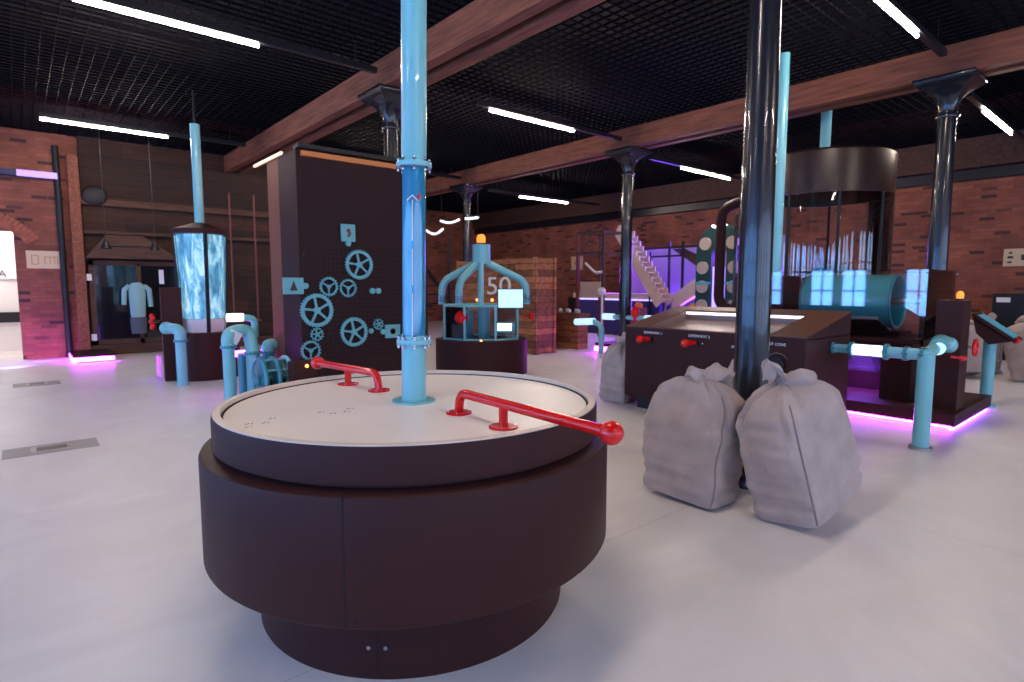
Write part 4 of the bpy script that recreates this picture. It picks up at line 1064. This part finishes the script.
wl_ = thing('wall_lamp', (.20, YL - .22, 3.93), 'violet tube lamp high on the left brick wall', 'lamp')
MB().b2((-1.6, 0, -.05), (.55, .15, .07)).build('lamp_rail', pm('lamp_rail_blue', (.02, .025, .10), .5), wl_, smooth=False)
MB().b2((-.05, -.02, -.06), (.62, 0, .07)).build('lamp_tube', em('violet_tube', (.45, .3, 1), 1.0), wl_, smooth=False)

# ------------------------------------------------------------------ right wall furniture
s2 = thing('wall_sign', (XR - .03, 2.45, 2.2), 'pale sign board on the right brick wall above the black cabinet', 'sign')
MB().b2((0, -.35, -.19), (.02, .35, .19), .004).build('board', M['cream'], s2, smooth=False)
MB().b2((-.004, .20, -.12), (0, .28, -.08)).b2((-.004, .18, -.02), (0, .28, .03)).b2((-.004, .2, .08), (0, .26, .12)).b2((-.004, -.3, -.06), (0, .05, .06)).build('outline_print', M['ink'], s2, smooth=False)
s3 = thing('wall_sign', (XR - .03, 16.2, 2.55), 'small square yellow sign on the brick wall above the crate counter', 'sign')
s3.location = (XR - .03, 15.6, 2.45)
MB().b2((0, -.30, -.26), (.02, .30, .26), .004).build('board', M['cream'], s3, smooth=False)
MB().cyl((-.004, 0, 0), (0, 0, 0), .12, n=20).build('round_print', M['amberstrip'], s3)
kb_ = thing('black_cabinet', (XR - .35, 2.2, 0), 'black metal cabinet against the right brick wall behind the sacks', 'cabinet')
MB().b2((-.3, -.6, 0), (.3, .62, 1.42), .01).build('cabinet_body', M['black'], kb_, smooth=False)
MB().b2((-.315, -.58, .05), (-.3, .60, 1.38)).build('cabinet_door', M['rail'], kb_, smooth=False)
MB().b2((-.32, .32, 1.24), (-.314, .55, 1.34)).b2((-.32, -.35, .6), (-.314, -.25, .9)).build('white_label', M['white'], kb_, smooth=False)
ng = MB()
for k in range(13):
    a = math.radians(12 + k * 13); ng.box((XR - .02, 6.3 + .98 * math.cos(a), 1.35 + 1.05 * math.sin(a)), (.06, .27, .08), rx=a)
struct('trim_11', ng, M['brick_edge'])
nd = MB(); nd.prism([(-.82, 0), (.82, 0)] + [(.82 * math.cos(PI * k / 16), 1.35 + .82 * math.sin(PI * k / 16)) for k in range(17)], 'x', XR - .06, XR - .01)
dd = nd.build('arched_shutter', pm('shutter_green', (.045, .085, .09), .6), smooth=False); dd.location = (0, 6.3, 0)
tag(dd, 'dark green arched shutter in the brick wall behind the clear chamber', 'shutter')

# ------------------------------------------------------------------ purple play area at the far wall
XP = 14.6
pf = thing('climbing_structure', (XP, 10.6, 0), 'steel play frame with lilac panels lit violet by the far brick wall', 'play frame')
for (y_, zt_) in ((2.0, 3.05), (1.25, 2.5), (.1, 2.6), (-.55, 2.85), (-1.0, 2.85), (-1.75, 2.7)):
    MB().b2((-.03, y_ - .03, 0), (.03, y_ + .03, zt_)).build('frame_post', M['black'], pf, smooth=False)
MB().b2((-.03, -1.75, 2.66), (.03, 1.25, 2.72)).b2((-.03, -1.0, 2.42), (.03, 1.25, 2.47)).build('frame_rail', M['black'], pf, smooth=False)
MB().b2((.9, -2.2, .6), (.95, 1.9, 2.72)).build('back_panel', M['lilac'], pf, smooth=False)
MB().b2((0, -1.2, 1.18), (.9, 3.3, 1.34)).build('deck', M['pale'], pf, smooth=False)
MB().b2((.02, -.2, 0), (.06, 3.2, 1.18)).build('drape', M['navy'], pf, smooth=False)
MB().prism([(-1.7, 2.3), (-.9, 2.66), (-.5, 2.66), (-1.7, 1.9)], 'x', .2, .25).build('gusset', M['beam_dark'], pf, smooth=False)
MB().b2((-.02, .0, 1.12), (.0, 3.1, 1.17)).build('deck_led', em('deck_led', (.55, .45, 1), 1.6), pf, smooth=False)
st_ = MB(); pts = []
n = 15
up_, lo_ = [], []
for k in range(n):
    t = k / (n - 1); y_ = 1.35 - 1.55 * t; z_ = 3.25 - 2.15 * t
    up_ += [(y_ - .01, z_ + .13), (y_ - .12, z_ + .12)]; lo_.append((y_ + .16, z_ - .13))
st_.prism([(a_, b_) for a_, b_ in up_] + lo_[::-1], 'x', -.25, -.2)
st_.prism([(a_, b_) for a_, b_ in up_] + lo_[::-1], 'x', .2, .25)
sto = thing('zigzag_stair', (XP - .56, 9.95, 0), 'diagonal saw-toothed pale plywood stair in front of the lilac panels', 'stair')
st_.build('stringer', M['pale'], sto, smooth=False)
for y_, z_ in ((1.1, 2.7), (-.15, 1.1)): MB().b2((-.04, y_ - .03, 0), (.04, y_ + .03, z_)).build('support_post', M['black'], sto, smooth=False)
for k in range(14):
    t = (k + .5) / 14; MB().b2((-.22, 1.35 - 1.55 * t - .06, 3.25 - 2.15 * t), (.22, 1.35 - 1.55 * t + .06, 3.25 - 2.15 * t + .03)).build('tread', M['pale'], sto, smooth=False)
yb = thing('plywood_slide', (XP - .2, 8.55, 0), 'pale plywood zigzag slide with a small white sign, right of the saw-toothed stair', 'slide')
MB().prism([(-.1, 2.6), (.15, 2.6), (.2, 1.95), (1.25, 1.25), (1.15, .9), (-.05, 1.6)], 'x', -.1, .1).build('slide_panel', M['pale'], yb, smooth=False)
MB().b2((-.16, -.1, 1.05), (-.12, .28, 1.48)).build('small_sign', M['white'], yb, smooth=False)
ga = thing('green_arch', (13.2, 7.62, 0), 'tall dark green arch ringed with pale round pads, left of the near column', 'arch')
ap = MB(); ro_, ri = .62, .20
outer = [(-ro_, .0)] + [(-ro_ * math.cos(PI * k / 20), 2.45 + ro_ * math.sin(PI * k / 20)) for k in range(21)] + [(ro_, .0)]
inner = [(ri, .0)] + [(ri * math.cos(PI * k / 12), 2.35 + ri * math.sin(PI * k / 12)) for k in range(13)] + [(-ri, .0)]
ap.prism(outer + inner, 'x', -.08, .08); ap.build('arch_band', M['green'], ga, smooth=False)
pd = [(s_ * .42, .62 + k * .47) for k in range(4) for s_ in (-1, 1)] + [(.36, 2.62), (-.36, 2.62)]
for (y_, z_) in pd: MB().cyl((-.08, y_, z_), (-.13, y_, z_), .155, n=20).build('round_pad', M['pale'], ga)
MB().tube([(-.1, .18 * math.cos(a), 3.06 - .05 * math.sin(a)) for a in [PI * k / 12 for k in range(13)]], .03, 8).build('arch_light', em('arch_led', (1, 1, .9), 5), ga)
MB().b2((-.10, -.16, .5), (-.04, .14, 2.05)).build('violet_tube', em('arch_violet', (.35, .25, 1), 2.2), ga, smooth=False)
MB().b2((-.14, -.6, 1.62), (-.10, -.2, 1.68)).b2((-.14, .2, 1.62), (-.10, .6, 1.68)).build('cyan_bar', M['screen_dim'], ga, smooth=False)
tl = thing('tube_loop', (12.4, 6.95, 0), 'rounded loop of thick dark tube standing beside the near column', 'tube')
MB().tube(bend([(0, -.22, 1.0), (0, .22, 1.15), (0, .22, 3.3), (0, -.22, 3.45), (0, -.5, 3.45)], .22), .115, 16).build('loop_tube', M['brown'], tl)
MB().tube(bend([(0, -.15, 3.2), (0, -.15, 1.1)], .1), .035, 10).build('inner_tube', M['iron'], tl)
MB().cyl((0, 0, 0), (0, 0, 1.1), .06, n=14).build('loop_stand', M['iron'], tl)
vp = thing('violet_panel', (15.3, 7.0, 0), 'violet lit upright panel between the green arch and the near column', 'panel')
MB().b2((0, -.05, .0), (.05, .5, 2.9)).build('panel_face', M['lilac'], vp, smooth=False)
sc_ = thing('scaffold_tower', (12.9, 12.1, 0), 'reddish steel scaffold tower right of the crate counter', 'scaffold')
for (x_, y_) in ((0, .0), (.9, -.1), (0, -1.0), (.9, -1.0)):
    MB().b2((x_ - .04, y_ - .04, 0), (x_ + .04, y_ + .04, 3.15)).build('tower_post', M['rust'] if (x_ == 0 and y_ == 0) else M['beam_dark'], sc_, smooth=False)
for zz in (3.1, 2.5): MB().b2((-.04, -1.0, zz), (.0, .0, zz + .07)).b2((-.04, -1.0, zz), (.94, -.96, zz + .07)).b2((.86, -1., zz), (.94, 0, zz + .07)).b2((0, -.04, zz), (.9, .0, zz + .07)).build('tower_rail', M['beam_dark'], sc_, smooth=False)
MB().cyl((0, -.1, 2.5), (0, -.55, 3.1), .03, n=8).build('brace', M['beam_dark'], sc_)
MB().b2((.05, -.95, 1.25), (.1, .55 - .6, 1.7)).build('side_panel', M['pale'], sc_, smooth=False)
MB().tube(bend([(-.05, -.35, 2.25), (-.05, -.75, 1.95), (-.05, -1.0, 1.98)], .15), .035, 10).build('white_tube', M['frost'], sc_)
MB().cyl((-.06, -1.02, .3), (-.06, -1.02, 1.5), .03, n=8).sph((-.08, -1.02, 1.42), .12, 16).build('dial_post', M['frost'], sc_)
MB().b2((.96, -1.2, 1.7), (1.1, -.8, 2.3)).build('magenta_box', M['magnet'], sc_, smooth=False)
for i, (y_, z_) in enumerate(((10.35, 1.28), (8.6, 1.28), (7.95, .45))):
    o = thing('play_stool', (XP - 1.0 - .0 * i, y_, 0), ['orange topped brown stool before the saw-toothed stair', 'orange topped stool under the green arch, left one', 'orange topped stool under the green arch, right one'][i], 'stool')
    MB().lathe([(0, 0), (.28, 0), (.24, .5), (.22, .95), (0, .95)], n=20).build('stool_body', M['rust'], o)
    MB().sph((0, 0, 1.0), .12, 14).build('orange_cap', M['orange'], o)
for loc, e_, cl, sz, rot in (((15.0, 10.4, 2.5), 150, (.20, .06, 1), 1.2, (0, math.radians(60), 0)), ((14.9, 12.6, 1.9), 80, (.40, .07, 1), .8, (0, math.radians(50), 0)), ((14.9, 7.2, 2.4), 70, (.25, .08, 1), .6, (0, math.radians(40), 0)), ((14.9, 9.2, .9), 60, (.28, .08, 1), .6, (0, math.radians(80), 0)), ((15.4, 11.6, 1.05), 18, (.2, .12, 1), .8, (0, 0, 0))):
    lp = bpy.data.lights.new('play_glow', 'AREA'); lp.energy = e_; lp.size = sz; lp.color = cl
    o = bpy.data.objects.new('play_glow', lp); COL.objects.link(o); o.location = loc; o.rotation_euler = rot
# light garland and dark truss behind the pipe dome
gl2 = thing('light_garland', (9.3, 13.2, 3.2), 'string of white light dashes hanging behind the pipe dome, left', 'garland')
gm = MB()
for (y0_, z0_, y1_, z1_, sg_) in ((1.6, .0, .75, -.02, .12), (.85, .22, -.05, .18, .07), (-.35, .18, -.9, .16, .01)):
    gm.tube([(0, y0_ + (y1_ - y0_) * k / 8, z0_ + (z1_ - z0_) * k / 8 - sg_ * math.sin(PI * k / 8)) for k in range(9)], .035, 8)
gm.build('light_dash', em('garland', (.9, .95, 1), 1.0), gl2)
gw_ = MB()
for y_ in (1.6, .8, -.4, -.9): gw_.cyl((0, y_, .1), (0, y_, 1.6), .008, n=6)
gw_.build('hanging_wire', M['black'], gl2)
tr_ = thing('dark_stair_truss', (9.0, 15.4, 0), 'dark metal stair truss rising behind the pipe dome and blue pipe', 'stair')
for s_ in (0, .8):
    MB().cyl((s_, -1.2, 1.0), (s_, 2.2, 3.6), .06, n=8).build('stringer', M['black'], tr_)
    for y_ in (-1.0, .4, 1.9): MB().cyl((s_, y_, 0), (s_, y_, 3.0), .04, n=8).build('post', M['black'], tr_)
for k in range(10): MB().b2((0, -1.1 + .33 * k, 1.05 + .255 * k), (.8, -.9 + .33 * k, 1.09 + .255 * k)).build('tread', M['black'], tr_, smooth=False)

# ------------------------------------------------------------------ world and camera
w_ = bpy.data.worlds.new('dusk'); S.world = w_; w_.use_nodes = True
w_.node_tree.nodes['Background'].inputs[0].default_value = (.02, .025, .035, 1)
w_.node_tree.nodes['Background'].inputs[1].default_value = .3

cam = bpy.data.cameras.new('camera'); co = bpy.data.objects.new('camera', cam); COL.objects.link(co)
cam.sensor_width = 36; cam.lens = 36 * 580 / 1024; cam.clip_start = .05; cam.clip_end = 100
co.location = (0, 0, 1.6); co.rotation_euler = (math.radians(90 - 5.5), 0, math.radians(49.6 - 90))
cam.dof.use_dof = True; cam.dof.focus_distance = 2.9; cam.dof.aperture_fstop = 3.5
S.camera = co
S.view_settings.view_transform = 'Standard'; S.view_settings.look = 'None'; S.view_settings.gamma = 1
S.view_settings.exposure = -0.15; S.view_settings.use_curve_mapping = False
S.cycles.use_denoising = True
S.cycles.max_bounces = 7; S.cycles.transparent_max_bounces = 12
S.cycles.sample_clamp_indirect = 6
S.cycles.caustics_reflective = False; S.cycles.caustics_refractive = False
